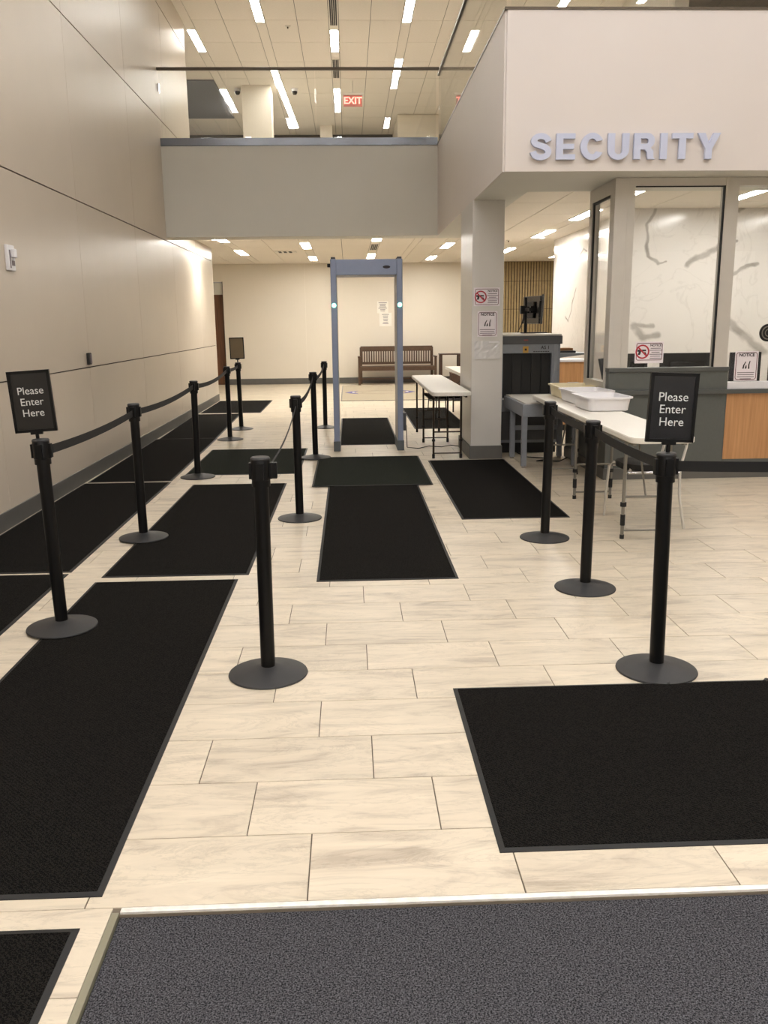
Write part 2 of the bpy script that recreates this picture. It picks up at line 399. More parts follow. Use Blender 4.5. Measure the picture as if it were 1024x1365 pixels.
# ---- far wall
wf = struct(bx('wall_far', 'paint', -3.2, 9, YF, YF+.2, 0, 3.1), 'cream far wall at the end of the lobby behind the bench', 'wall')
bx('door_head', 'paint', -5.3, -3.2, YF, YF+.2, 2.62, 3.1, wf)
bx('door_side', 'paint', -5.3, -4.3, YF, YF+.2, 0, 2.62, wf)
for i, x in enumerate((-1.1, 1.3, 3.3)):
    bx('wall_joint', 'ceil', x, x+.006, YF-.003, YF+.01, .14, 3.05, wf)
struct(bx('baseboard_far', 'base', -3.2, 9, YF-.015, YF, 0, .15, None, .003), 'dark grey baseboard along the far cream wall', 'baseboard')
d1 = struct(bx('door_1', 'doorwood', -4.28, -3.21, YF+.08, YF+.13, 0, 2.3), 'dark brown wooden door in the far left corner', 'door')
bx('transom_panel', 'paint_bridge', -4.28, -3.21, YF+.07, YF+.12, 2.3, 2.6, d1)
bx('door_frame', 'railm', -3.215, -3.2, YF-.01, YF+.15, 0, 2.62, d1)
struct(bx('wall_corridor', 'paint', -5.4, -5.2, 16, YF+.2, 0, 3.1), 'cream side wall of the corridor past the end of the left wall', 'wall')
struct(bx('wall_corridor_near', 'paint', -5.3, XL-.4, 17.6, 17.8, 0, 3.1), 'cream return wall hidden behind the left wall', 'wall')
# ---- bridge
br = struct(obj('wall_bridge', box(bmesh.new(), XL, CORX, YB, YB+.45, ZS, 4.14), 'paint_bridge'), 'grey green front of the upper floor bridge crossing the lobby', 'wall')
band = struct(bx('trim_1', 'steelband', XL, CORX, YB-.012, YB+.1, 4.14, 4.25, None, .004), 'brushed steel band capping the bridge front', 'trim')
# ---- security volume
sb = bmesh.new()
prism(sb, [(CORX, CORY), (9, CORY), (9, CORY+.5), (CORX+.45, CORY+.5), (CORX+.45, YB+.45), (CORX, YB+.45)], 'z', ZS, 4.15)
bmesh.ops.bevel(sb, geom=[e for e in sb.edges if abs(e.verts[0].co.x-CORX) < .001 and abs(e.verts[1].co.x-CORX) < .001 and abs(e.verts[0].co.y-CORY) < .001 and abs(e.verts[1].co.y-CORY) < .001], offset=.02, segments=3, affect='EDGES')
sec = struct(obj('wall_right', sb, 'paint_box'), 'off white fascia box that carries the large lettering, with its long side along the lobby', 'wall')
prism_s = prism(bmesh.new(), [(CORX+.02, CORY+.02), (9, CORY+.02), (9, 9.27), (1.86, 9.27), (1.86, YB+.45), (CORX+.02, YB+.45)], 'z', ZS-.001, ZS+.03)
so = obj('soffit', prism_s, 'paint_bridge', sec)
bx('soffit_riser', 'paint', 1.86, 9, 9.262, 9.27, ZS+.03, ZC+.02, sec)
bx('soffit_riser_side', 'paint', 1.852, 1.86, 9.27, YB+.45, ZS+.03, ZC+.02, sec)
struct(bx('trim_2', 'railm', CORX-.006, 9, CORY-.006, CORY+.06, 4.15, 4.172), 'dark metal edge trim on top of the fascia box front', 'trim')
struct(bx('trim_3', 'railm', CORX-.006, CORX+.05, CORY+.06, YB, 4.15, 4.172), 'dark metal edge trim on top of the long side of the fascia box', 'trim')
# upper floor slabs
us = bmesh.new(); box(us, XL-3, CORX, YB+.45, 25.4, 3.5, 4.16); box(us, CORX+.45, 8.99, CORY+.5, 25.4, 3.5, 4.16)
struct(obj('floor_upper', us, 'paint'), 'upper storey floor slab beyond the glass guard rail', 'floor')
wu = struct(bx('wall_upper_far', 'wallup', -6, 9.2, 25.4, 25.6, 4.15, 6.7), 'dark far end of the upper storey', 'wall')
bx('soffit_box', 'paint', 1.32, 4.6, 23, 25.4, 4.16, 6.59, wu)
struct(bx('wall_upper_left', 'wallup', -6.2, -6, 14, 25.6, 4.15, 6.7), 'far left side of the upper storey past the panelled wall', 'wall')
struct(bx('wall_upper_right', 'paint', 4.6, 4.8, 13, 25.4, 4.16, 6.6), 'cream partition on the upper storey above the desk area', 'wall')
# side / back shell
struct(bx('wall_east', 'paint', 9, 9.2, -2.6, 25.4, -.12, 8), 'cream wall at the far right side of the building', 'wall')
struct(bx('wall_back', 'paint', XL-.4, 9.2, -2.8, -2.6, -.12, 8), 'cream wall behind the entrance carpet', 'wall')
# ---- ceilings
def ceiling(name, label, z, xs, ys, areas, slots=(), singles=True, thick=.02):
    bm = bmesh.new()
    for a in areas: box(bm, a[0], a[1], a[2], a[3], z+.012, z+.08)
    root = struct(obj(name, bm, 'ceilgap'), label, 'ceiling')
    st_ = bmesh.new(); cache = {}; cnt = 0
    for a in areas:
        X = [a[0]] + [x for x in xs if a[0]+.05 < x < a[1]-.05] + [a[1]]
        Y = [a[2]] + [y for y in ys if a[2]+.05 < y < a[3]-.05] + [a[3]]
        for x0, x1 in zip(X, X[1:]):
            if x1-x0 < .2: 
                box(st_, x0+.004, x1-.004, a[2], a[3], z+.002, z+.02); continue
            for y0, y1 in zip(Y, Y[1:]):
                near = singles(x0, x1, y0, y1) and cnt < 290
                if near:
                    key = (round(x1-x0, 3), round(y1-y0, 3))
                    if key not in cache:
                        o = obj('ceiling_panel', box(bmesh.new(), .005, x1-x0-.005, .005, y1-y0-.005, 0, thick), 'ceil', root); o.location = (x0, y0, z); cache[key] = o.data
                    else: share('ceiling_panel', cache[key], root, (x0, y0, z))
                    cnt += 1
                else: box(st_, x0+.005, x1-.005, y0+.005, y1-.005, z, z+thick)
    if len(st_.verts): tag(obj('further_panels', st_, 'ceil', root), kind='stuff')
    else: st_.free()
    return root
uxs = []
for k in range(-4, 10):
    c = -.15 + 1.25*k; uxs += [c-.085, c+.085, c+.625]
uys = [15.0+1.2*k - 1.2*16 for k in range(40)]
ceiling('ceiling_upper', 'high upper ceiling of cream boards with lines of lights', ZU, sorted(uxs), uys, [(-6, 9, -2.6, 25.4)],
        singles=lambda x0, x1, y0, y1: x0 > -4 and x1 < 2.5 and y0 > 14.5)
lxs = []
for c in (-3.6, -2.25, -.8, .55, 2.0, 3.45, 4.95, 6.4, 7.9): lxs += [c-.09, c+.09, c+.7]
lys = [9.27+1.22*k for k in range(13)]
cl = ceiling('ceiling_lower', 'low cream tiled ceiling under the upper storey', ZC, sorted(lxs), lys, [(-5.3, 1.39, YB+.45, YF), (1.39, 1.86, YB+.45, YF), (1.86, 9, 9.27, YF)],
        singles=lambda x0, x1, y0, y1: -3.3 < x0 and x1 < 6.2)
bx('soffit_riser', 'paint', XL, 1.86, YB+.44, YB+.45, ZS, ZC+.02, cl)
# ---- column
col = struct(obj('column', box(bmesh.new(), 1.383, 1.738, 9.87, 10.85, 0, ZS+.0, .006), 'column'), 'square satin grey column carrying the notices', 'column')
bx('column_base', 'base', 1.37, 1.75, 9.857, 10.863, 0, .155, col, .003)
c1 = thing('upper_column', 'wide cream square column on the upper storey, left of the two', 'column', (-1.9,20.6,4.16)); c1['kind'] = 'structure'
bx('shaft', 'paint', -.31, .31, -.3, .3, 0, 2.44, c1); bx('column_base', 'base', -.32, .32, -.31, .31, 0, .12, c1)
c2 = thing('upper_column', 'narrow cream square column far back on the upper storey near the exit sign', 'column', (-.48,24.4,4.16)); c2['kind'] = 'structure'
bx('shaft', 'paint', -.16, .16, -.16, .16, 0, 2.44, c2); bx('column_base', 'base', -.17, .17, -.17, .17, 0, .12, c2)
cloud = struct(bx('ceiling_cloud', 'ceildark', -4.4, -2.74, 19.87, 23.3, ZU-.03, ZU-.002), 'slate grey dropped ceiling field at the upper left', 'ceiling')

# ================================================================== LAMPS
def lamp(name, L, W, z, matn):
    t = thing(name, 'x', 'light')
    f = bmesh.new()
    for s in (-1, 1):
        box(f, s*W/2-.006, s*W/2+.006, -L/2, L/2, -.012, .0); box(f, -W/2, W/2, s*L/2-.006, s*L/2+.006, -.012, .0)
    obj('trim', f, 'lamptrim', t); bx('diffuser', matn, -W/2+.006, W/2-.006, -L/2+.006, L/2-.006, -.009, -.003, t)
    t.location.z = z; return t
upos = []
for xc, ys in ((-2.65, (17.3,21.25,13.3,9.4,5.4,1.4)), (-1.40, (15.65,19.6,11.6,7.6,3.6,-.4)), (-.15, (17.3,21.2,13.3,9.4,5.4,1.4)), (1.10, (15.65,19.0,11.6,7.6,3.6,-.4)),
               (2.35, (17.3,13.3,9.4,5.4,1.4)), (3.60, (15.65,11.6,7.6,3.6,-.4)), (4.85, (9.4,5.4,1.4)), (6.10, (7.6,3.6,-.4))):
    for y in ys: upos.append((xc, y))
u0_ = lamp('ceiling_light', 1.25, .15, ZU, 'lampup'); first = True
def side(x): return 'far left line' if x < -2 else 'line left of centre' if x < -1 else 'centre line' if x < .5 else 'line right of centre' if x < 2 else 'lines right of the glass'
u1_ = lamp('ceiling_light', 1.25, .15, ZU, 'lampent'); efirst = True
for x, y in upos:
    if 8.5 < y < 14.5: continue
    vis = 14.5 < y and x < 2
    if vis: lab = 'bright linear light in the upper ceiling, %s, %s' % (side(x), 'nearer one' if y < 18 else 'further one'); gr = 'linear lights in the upper ceiling'
    else:
        lab = 'linear light above the entrance hall, %s line from the left wall, %s' % (['first','second','third','fourth','fifth','sixth','seventh','eighth'][round((x+2.65)/1.25)],
              ['behind the camera','just above the camera','over the carpet edge','over the front posts','over the middle posts','before the bridge','at the bridge','beyond the fascia box'][max(0, min(7, int((y+1)//2.2)))])
        gr = 'linear lights above the entrance'
    if y < 8.5:
        if efirst: u1_.location = (x, y, ZU); u1_['label'] = lab; u1_['group'] = gr; efirst = False
        else: dup(u1_, (x, y, ZU), lab, group=gr)
        continue
    if first: u0_.location = (x, y, ZU); u0_['label'] = lab; u0_['group'] = gr; first = False
    else: dup(u0_, (x, y, ZU), lab, group=gr)
lg = thing('long_ceiling_light', 'long slanting linear light in the upper ceiling beside the left column', 'light', (-1.34, 21.8, ZU), -math.atan2(.14, 5.3))
bx('trim', 'lamptrim', -.075, .075, -2.7, 2.7, -.014, 0, lg); bx('diffuser', 'lampup', -.06, .06, -2.65, 2.65, -.018, -.012, lg)
low = [(-2.25,16.2,'just under the bridge at the left'),(-2.25,19.35,'second one in the leftmost line'),(-.80,17.75,'left of the detector, nearer'),(-.80,21.2,'left of the detector, further'),
       (.55,16.2,'above the detector, just under the bridge'),(.55,20.6,'above the detector, by the far wall'),(2.0,17.9,'right of the detector, nearer'),(2.0,21.3,'right of the detector, by the far wall'),
       (3.45,10.75,'inside the glass booth, left pane'),(3.45,13.0,'seen beside the booth window'),(3.45,15.75,'right of the column, in mid ceiling'),(3.45,19.3,'just right of the column top'),
       (4.95,10.9,'inside the glass booth, right pane'),(4.95,20.9,'above the slatted wall'),(6.4,10.75,'out of view at the right')]
l0 = None
for x, y, tx in low:
    lab = 'bright ceiling light in the low ceiling, ' + tx
    if l0 is None: l0 = lamp('low_ceiling_light', 1.25, .18, ZC, 'lamplow'); l0.location = (x, y, ZC); l0['label'] = lab; l0['group'] = 'lights in the low ceiling'
    else: dup(l0, (x, y, ZC), lab, group='lights in the low ceiling')
# wall washer near the end of the left wall and beside the marble corner
for (x, y, a, pw) in ((-2.38, 16.35, 'round recessed downlight washing the end of the left wall', 60), (3.6, 16.5, 'round recessed downlight washing the marble corner', 55)):
    t = thing('recessed_downlight', a, 'light', (x, y, ZC))
    obj('trim', lathe(bmesh.new(), [(.05,0),(.075,0),(.075,-.006),(.05,-.006),(.05,0)], 24), 'lamptrim', t)
    obj('lens', lathe(bmesh.new(), [(0,-.001),(.05,-.001),(.05,-.003),(0,-.003)], 24), 'lamplow', t)
    ld = bpy.data.lights.new('downlight_beam', 'SPOT'); ld.energy = pw*2.2; ld.color = LAMP_COL[:3]; ld.spot_size = 1.9; ld.spot_blend = .8; ld.shadow_soft_size = .05
    lo = bpy.data.objects.new('downlight_beam', ld); COL.objects.link(lo); lo.parent = t; lo.location = (0, 0, -.02)

cn = struct(bx('soffit_fill', 'paint', XL, 8.98, -2.58, -.6, 3.0, 3.2), 'low cream soffit added behind the camera to hold fill lights', 'ceiling')  # unseen soffit, added only to carry the low fill lights
for k, x in enumerate((-1.6, .4, 2.4, 4.4)):  # added fill lights, out of view, brightening the lower left wall
    for y, nm in ((-1.0, 'front'), (-1.9, 'back')):
        q = dup(u1_, (x, y, 3.0), '%s row fill light in the added soffit behind the camera, %s from the left wall' % (nm, ['first','second','third','fourth'][k]), rz=pi/2, group='fill lights in the added soffit')
# vents
def slotvent(name, x, y, z, L, W, label, group):
    t = thing(name, label, 'vent', (x, y, z), 0, group)
    bx('frame', 'lamptrim', -W/2, W/2, -L/2, L/2, -.006, 0, t)
    for k in range(4):
        bx('slot', 'blk', -W/2+.012+k*(W-.024)/4+.004, -W/2+.012+(k+1)*(W-.024)/4-.004, -L/2+.01, L/2-.01, -.009, -.005, t)
slotvent('ceiling_vent', -.15, 15.6, ZU, 1.7, .15, 'black slotted linear vent in the upper ceiling, nearer one above the centre light', 'slotted ceiling vents')
slotvent('ceiling_vent', -.15, 19.1, ZU, 1.3, .15, 'black slotted linear vent in the upper ceiling, further one behind the guard rail', 'slotted ceiling vents')
slotvent('ceiling_vent', .55, 18.2, ZC, 1.3, .16, 'black slotted linear vent in the low ceiling above the metal detector', 'slotted ceiling vents')
t = thing('ceiling_diffuser', 'small square air diffuser with dark cross slots in the low ceiling', 'vent', (-1.3,19.2,ZC))
bx('frame', 'lamptrim', -.22, .22, -.22, .22, -.01, 0, t)
for k in range(3): bx('slot', 'blk', -.15+.11*k, -.09+.11*k, -.18, .18, -.014, -.009, t)
# dome cameras, sprinklers, exit sign
for x, lab in ((-2.33, 'small black dome camera hanging left of the wide upper column'), (-1.08, 'small black dome camera hanging right of the wide upper column')):
    t = thing('dome_camera', lab, 'camera', (x, 20.6, ZU))
    obj('housing', lathe(bmesh.new(), [(0,0),(.07,0),(.07,-.06),(0,-.06)], 20), 'white', t)
    obj('dome', lathe(bmesh.new(), [(.06,-.06),(.058,-.09),(.04,-.12),(0,-.13)], 20), 'screen', t, smooth=True)
for i, (x, y, z, lab) in enumerate(((-.95,16.5,ZU,'tiny sprinkler head in the upper ceiling near the top light'),(3.05,16.9,ZC,'tiny sprinkler head in the low ceiling right of the column'))):
    t = thing('sprinkler_head', lab, 'sprinkler', (x, y, z))
    obj('escutcheon', lathe(bmesh.new(), [(0,0),(.05,0),(.045,-.012),(0,-.014)], 16), 'lamptrim', t); obj('nozzle', tube(bmesh.new(), (0,0,-.012), (0,0,-.04), .012), 'railm', t)
t = thing('exit_sign', 'red lit EXIT sign hanging from the upper ceiling', 'sign', (.19,20.0,6.21))
bx('plate', 'exitpanel', -.2, .2, -.008, .008, -.12, .11, t); bx('housing', 'lamptrim', -.23, .23, -.03, .03, .11, .15, t)
obj('hanger', tube(bmesh.new(), (0,0,.15), (0,0,ZU-6.21), .01), 'lamptrim', t)
me = textmesh('EXIT', .19, .002, .006); me.materials.append(M['exit']); share('lettering', me, t, (0,-.011,-.005), (pi/2,0,0))

# ================================================================== GUARD RAILS
g = thing('glass_guard', 'clear glass guard along the bridge with thin dark top rail', 'railing', (0,0,0))
xs = [XL+.02, -1.72, -.42, CORX-.02]
for a, b in zip(xs, xs[1:]): bx('glass_panel', 'glassg', a+.006, b-.006, YB+.03, YB+.042, 4.2, 5.19, g)
obj('top_rail', box(bmesh.new(), XL, CORX+.02, YB+.012, YB+.06, 5.18, 5.22, .006), 'railm', g)
bx('wall_bracket', 'chrome', XL, XL+.02, YB+.01, YB+.05, 4.9, 5.0, g)
g = thing('glass_guard', 'clear glass guard along the side of the fascia box with sloping-away dark rail', 'railing', (0,0,0))
ys = [CORY+.08, 9.4, 10.8, 12.2, YB-.0]
for a, b in zip(ys, ys[1:]): bx('glass_panel', 'glassg', CORX+.012, CORX+.024, a+.006, b-.006, 4.172, 5.1, g)
obj('top_rail', box(bmesh.new(), CORX-.005, CORX+.043, CORY+.03, YB+.03, 5.1, 5.14, .006), 'railm', g)
g = thing('glass_guard', 'clear glass guard on top of the fascia above the lettering', 'railing', (0,0,0))
xs = [CORX+.05, 2.8, 4.2, 5.6, 7.0, 8.9]
for a, b in zip(xs, xs[1:]): bx('glass_panel', 'glassg', a+.006, b-.006, CORY+.012, CORY+.024, 4.172, 5.1, g)
obj('top_rail', box(bmesh.new(), CORX+.05, 8.9, CORY, CORY+.045, 5.1, 5.14, .006), 'railm', g)

# ---- lettering on the fascia
t = thing('lettering_sign', 'large silver blue raised letters reading SECURITY on the off white fascia', 'sign', (0,0,0))
lets = []
for ch in 'SECURITY':
    me = textmesh(ch, 1.0, 0.0, 0.0, 'LEFT'); xs_ = [v.co.x for v in me.vertices]; ys_ = [v.co.y for v in me.vertices]
    lets.append((ch, min(xs_), max(xs_), min(ys_), max(ys_)))
    bpy.data.meshes.remove(me)
# heavy letters drawn as stroke outlines (unit height 1)
def stroke_letter(ch):
    bm = bmesh.new(); W = .235
    def poly(p):
        prism(bm, p, 'z', 0, 1)
    if ch == 'I': poly([(0,0),(.25,0),(.25,1),(0,1)]); wd = .25
    elif ch == 'E':
        poly([(0,0),(.7,0),(.7,.2),(.25,.2),(.25,.4),(.65,.4),(.65,.6),(.25,.6),(.25,.8),(.69,.8),(.69,1),(0,1)]); wd = .72
    elif ch == 'T': poly([(.26,0),(.51,0),(.51,.79),(.77,.79),(.77,1),(0,1),(0,.79),(.26,.79)]); wd = .77
    elif ch == 'Y': poly([(.29,0),(.54,0),(.54,.38),(.84,1),(.57,1),(.42,.62),(.26,1),(-.01,1),(.29,.38)]); wd = .83
    elif ch == 'U':
        o = [(0,1),(0,.36)] + [(.39-.39*math.cos(a), .36-.38*math.sin(a)) for a in [pi*k/12 for k in range(1,12)]] + [(.78,.36),(.78,1),(.53,1),(.53,.36)]
        o += [(.39+.14*math.cos(a), .33-.14*math.sin(a)) for a in [pi*k/8 for k in range(1,8)]] + [(.25,.36),(.25,1)]; poly(o); wd = .78
    elif ch == 'C':
        a0, a1 = math.radians(28), math.radians(332)
        o = [(.42+.43*math.cos(a), .5+.52*math.sin(a)) for a in [a0+(a1-a0)*k/28 for k in range(29)]]
        i_ = [(.42+.19*math.cos(a), .5+.30*math.sin(a)) for a in [math.radians(40)+(math.radians(320)-math.radians(40))*k/24 for k in range(25)]]
        poly(o + i_[::-1]); wd = .82
    elif ch == 'S':
        # centre line swept with a fat pen
        c = [(.66,.69),(.58,.83),(.40,.90),(.21,.85),(.13,.72),(.20,.60),(.40,.53),(.58,.44),(.66,.30),(.58,.15),(.38,.09),(.18,.15),(.10,.31)]
        P = []
        for k in range(len(c)-1):
            p0 = c[max(k-1,0)]; p1 = c[k]; p2 = c[k+1]; p3 = c[min(k+2,len(c)-1)]
            for s in range(4):
                u = s/4; P.append(tuple(.5*((2*p1[i])+(-p0[i]+p2[i])*u+(2*p0[i]-5*p1[i]+4*p2[i]-p3[i])*u*u+(-p0[i]+3*p1[i]-3*p2[i]+p3[i])*u**3) for i in (0,1)))
        P.append(c[-1]); Lf, Rt = [], []
        for k in range(len(P)):
            a = P[max(k-1,0)]; b = P[min(k+1,len(P)-1)]; dx, dy = b[0]-a[0], b[1]-a[1]; l = math.hypot(dx,dy); h = .112
            Lf.append((P[k][0]-dy/l*h, P[k][1]+dx/l*h)); Rt.append((P[k][0]+dy/l*h, P[k][1]-dx/l*h))
        # clean quads, one prism per piece would z-fight: build as a strip
        A0 = [bm.verts.new((*p,0)) for p in Lf]; B0 = [bm.verts.new((*p,0)) for p in Rt]; A1 = [bm.verts.new((*p,1)) for p in Lf]; B1 = [bm.verts.new((*p,1)) for p in Rt]
        for k in range(len(P)-1):
            bm.faces.new((A0[k],A0[k+1],B0[k+1],B0[k])); bm.faces.new((A1[k],B1[k],B1[k+1],A1[k+1])); bm.faces.new((A0[k],A1[k],A1[k+1],A0[k+1])); bm.faces.new((B0[k],B0[k+1],B1[k+1],B1[k]))
        bm.faces.new((A0[0],B0[0],B1[0],A1[0])); bm.faces.new((A0[-1],A1[-1],B1[-1],B0[-1])); bmesh.ops.recalc_face_normals(bm, faces=bm.faces); wd = .77
    elif ch == 'R':
        poly([(0,0),(.25,0),(.25,1),(0,1)])
        o = [(.25,1),(.5,1)] + [(.5+.26*math.sin(a), .705+.295*math.cos(a)) for a in [pi*k/10 for k in range(1,10)]] + [(.5,.41),(.25,.41),(.25,.59),(.44,.59)]
        o += [(.44+.09*math.sin(a), .695-.105*math.cos(a)) for a in [pi*k/8 for k in range(1,8)]] + [(.44,.8),(.25,.8)]; poly(o)
        poly([(.25,.41),(.52,.41),(.62,.44),(.72,.32),(.74,.05),(.79,0),(.53,0),(.5,.08),(.48,.28),(.40,.37),(.25,.37)]); wd = .8
    return bm, wd
ws = {'S':.77,'E':.72,'C':.84,'U':.78,'R':.8,'I':.25,'T':.77,'Y':.83}
tot = sum(ws[c] for c in 'SECURITY'); W_, H_ = 1.69, .215; sx = H_*1.12; gap = (W_ - tot*sx)/7; x = 1.625
for ch in 'SECURITY':
    bm, wd = stroke_letter(ch)
    for v in bm.verts: v.co = Vector((v.co.x*sx, -.03*v.co.z, v.co.y*H_))
    bmesh.ops.recalc_face_normals(bm, faces=bm.faces)
    obj('letter', bm, 'letter', t, (x, CORY-.008, 2.942)); x += wd*sx + gap

# ================================================================== MATS
def floormat(name, x0, x1, y0, y1, m_, label, z=0, rz=0, wave=0, h=.008):
    cx, cy = (x0+x1)/2, (y0+y1)/2; a, b = (x1-x0)/2, (y1-y0)/2
    t = thing(name, label, 'floor mat', (cx, cy, z), rz)
    e = .018; bm = bmesh.new()
    # bevelled rubber border
    O = [(-a,-b),(a,-b),(a,b),(-a,b)]; I = [(-a+e,-b+e),(a-e,-b+e),(a-e,b-e),(-a+e,b-e)]
    v0 = [bm.verts.new((*p,0)) for p in O]; v1 = [bm.verts.new((p[0],p[1],.003)) for p in O]; v2 = [bm.verts.new((*p,h*.75)) for p in I]
    for A, B in ((v0,v1),(v1,v2)):
        for i in range(4): bm.faces.new((A[i],A[(i+1)%4],B[(i+1)%4],B[i]))
    bm.faces.new(v2); bm.faces.new(v0[::-1]); bmesh.ops.recalc_face_normals(bm, faces=bm.faces)
    obj('rubber_border', bm, 'rubber', t)
    bx('pile', m_, -a+e, a-e, -b+e, b-e, h*.4, h, t, .002)
    return t
floormat('floor_mat', -1.605, -.72, 2.16, 5.22, 'mat', 'long black floor mat at the front left, running out of the frame')
floormat('floor_mat', -1.585, -.655, 5.32, 8.52, 'mat', 'long black floor mat behind the front left one, second in its lane', rz=-.006)
floormat('floor_mat', -2.695, -1.83, 2.2, 5.42, 'mat', 'black floor mat at the left edge of the frame beside the wall')
floormat('floor_mat', -2.695, -1.825, 5.46, 8.70, 'mat', 'black floor mat along the left wall, second from the front')
floormat('floor_mat', -2.692, -1.845, 8.76, 12.1, 'mat', 'black floor mat along the left wall behind the white gap line', rz=.008)
floormat('floor_mat', -2.705, -1.90, 12.11, 15.45, 'mat', 'black floor mat furthest along the left wall beside two stanchions', rz=.02)
floormat('floor_mat', -2.69, -1.60, 15.6, 18.1, 'mat', 'black floor mat at the far end of the left wall, wider than its lane')
floormat('floor_mat', -1.76, -.548, 9.08, 10.96, 'matgreen', 'grey green floor mat between the two lanes of stanchions')
floormat('floor_mat', -.228, .655, 5.13, 8.40, 'mat', 'long black floor mat in the centre in front of the detector')
floormat('floor_mat', -.385, .797, 8.27, 10.12, 'matgreen', 'grey green floor mat just before the detector, overlapping the long black one', z=.0085)
floormat('floor_mat', -.145, .63, 11.2, 14.42, 'mat', 'black floor mat seen through the metal detector')
floormat('floor_mat', .885, 1.765, 6.76, 9.80, 'mat', 'black floor mat in front of the column')
floormat('floor_mat', .96, 1.78, 12.82, 16.0, 'mat', 'dark floor mat under the narrow folding table')
fr = floormat('floor_mat', .424, 3.4, 2.30, 3.492, 'mat', 'large black floor mat at the right in front of the sign post', rz=0)
for k, xx in enumerate((-.55, -.12)):
    obj('edge_ripple', tube(bmesh.new(), (xx,.57,.001), (xx+.02,.594,.001), .012, .012, 10), 'rubber', fr)
floormat('floor_mat', -2.6, -.742, -.8, 2.03, 'mat', 'black floor mat in the bottom left corner beside the carpet')
floormat('floor_mat', 1.6, 2.5, 17.4, 19.4, 'mat', 'small dark mat behind the column far back')
rg = thing('lobby_rug', 'beige rug with a purple tipped oval print in front of the bench', 'rug', (1.07,19.8,0))
bx('pile', 'rug', -1.25, 1.25, -2.1, 2.1, 0, .008, rg, .002)
bm = bmesh.new(); box(bm, -1.25, 1.25, -2.1, -2.07, .0, .009); box(bm, -1.25, -1.23, -2.1, 2.1, 0, .009); obj('border', bm, 'base', rg)
def ellring(a, b, a2, b2, z0, z1, n=48):
    bm = bmesh.new(); R = []
    for (p, q, z) in ((a,b,z0),(a,b,z1),(a2,b2,z1),(a2,b2,z0)): R.append([bm.verts.new((p*math.cos(2*pi*k/n), q*math.sin(2*pi*k/n), z)) for k in range(n)])
    for i in range(4):
        for k in range(n): bm.faces.new((R[i][k],R[i][(k+1)%n],R[(i+1)%4][(k+1)%n],R[(i+1)%4][k]))
    bmesh.ops.recalc_face_normals(bm, faces=bm.faces); return bm
for a_, b_ in ((.60,.52),(.44,.34)):
    o = obj('oval_print', ellring(a_, b_, a_-.025, b_-.04, .008, .0095), 'rugtan', rg, (-.37,0,0))
for q in (-1, 1):
    pts = [(q*.80,0),(q*.66,.28),(q*.50,.44),(q*.56,.2),(q*.58,0),(q*.56,-.2),(q*.50,-.44),(q*.66,-.28)]
    obj('purple_tip', prism(bmesh.new(), pts if q > 0 else pts[::-1], 'z', .008, .0105), 'rugpurple', rg, (-.37,0,0))
    obj('white_dot', prism(bmesh.new(), [(q*.61+.035*math.cos(pi*k/6), .1*math.sin(pi*k/6)) for k in range(12)], 'z', .008, .0112), 'paper', rg, (-.37,0,0))

# ================================================================== STANCHIONS
HEADZ = (.875, 1.0)
def stanchion(x, y, lean, label, group, clips=()):
    t = thing('stanchion', label, 'stanchion', (x, y, Z0(x, y)), 0, group)
    R = .178
    obj('base', lathe(bmesh.new(), [(0,0),(R,0),(R+.002,.004),(R,.009),(R-.03,.016),(.10,.026),(.06,.034),(.036,.042),(0,.042)], 56), 'blackbase', t, smooth=True)
    rot = (0, math.atan(lean), 0)
    p = obj('pole', lathe(bmesh.new(), [(0,.03),(.0325,.03),(.0325,.88),(0,.88)], 28), 'black', t, smooth=True); p.rotation_euler = rot
    h = bmesh.new(); lathe(h, [(0,.872),(.0405,.872),(.0405,.90),(.042,.902),(.042,.985),(.040,.99),(0,.99)], 28)
    for a in range(0, 4):
        c, s = math.cos(a*pi/2), math.sin(a*pi/2)
        b_ = bmesh.new(); box(b_, .034, .05, -.016, .016, .905, .975)
        for v in b_.verts: v.co = Vector((v.co.x*c - v.co.y*s, v.co.x*s + v.co.y*c, v.co.z))
        me = bpy.data.meshes.new('t'); b_.to_mesh(me); b_.free(); h.from_mesh(me); bpy.data.meshes.remove(me)
    h = obj('head', h, 'black', t, smooth=True); h.rotation_euler = rot
    c = obj('cap', lathe(bmesh.new(), [(0,.988),(.0425,.988),(.043,.994),(.038,1.0),(0,1.002)], 28), 'blackbase', t, smooth=True); c.rotation_euler = rot
    return t
def Z0(x, y):
    for a, b, c, d in ((-1.605,-.72,2.16,5.22),(-1.585,-.655,5.32,8.52)):
        pass
    return .0085 if (x, y) in onmat else 0.0
P = {'L1':(-1.54,4.39,-.02),'L2':(-1.56,6.34,-.006),'L3':(-1.604,8.98,.011),'L4':(-1.663,11.96,0),'L5':(-1.653,13.165,-.009),
     'M1':(-.396,3.714,.004),'M2':(-.427,6.923,-.004),'M3':(-.416,10.127,-.006),'M4':(-.379,13.185,.003),
     'R1':(1.372,3.64,-.012),'R2':(1.379,4.881,.009),'R3':(1.411,6.11,.014)}
onmat = {(-1.54,4.39),(-1.56,6.34),(-.416,10.127)}
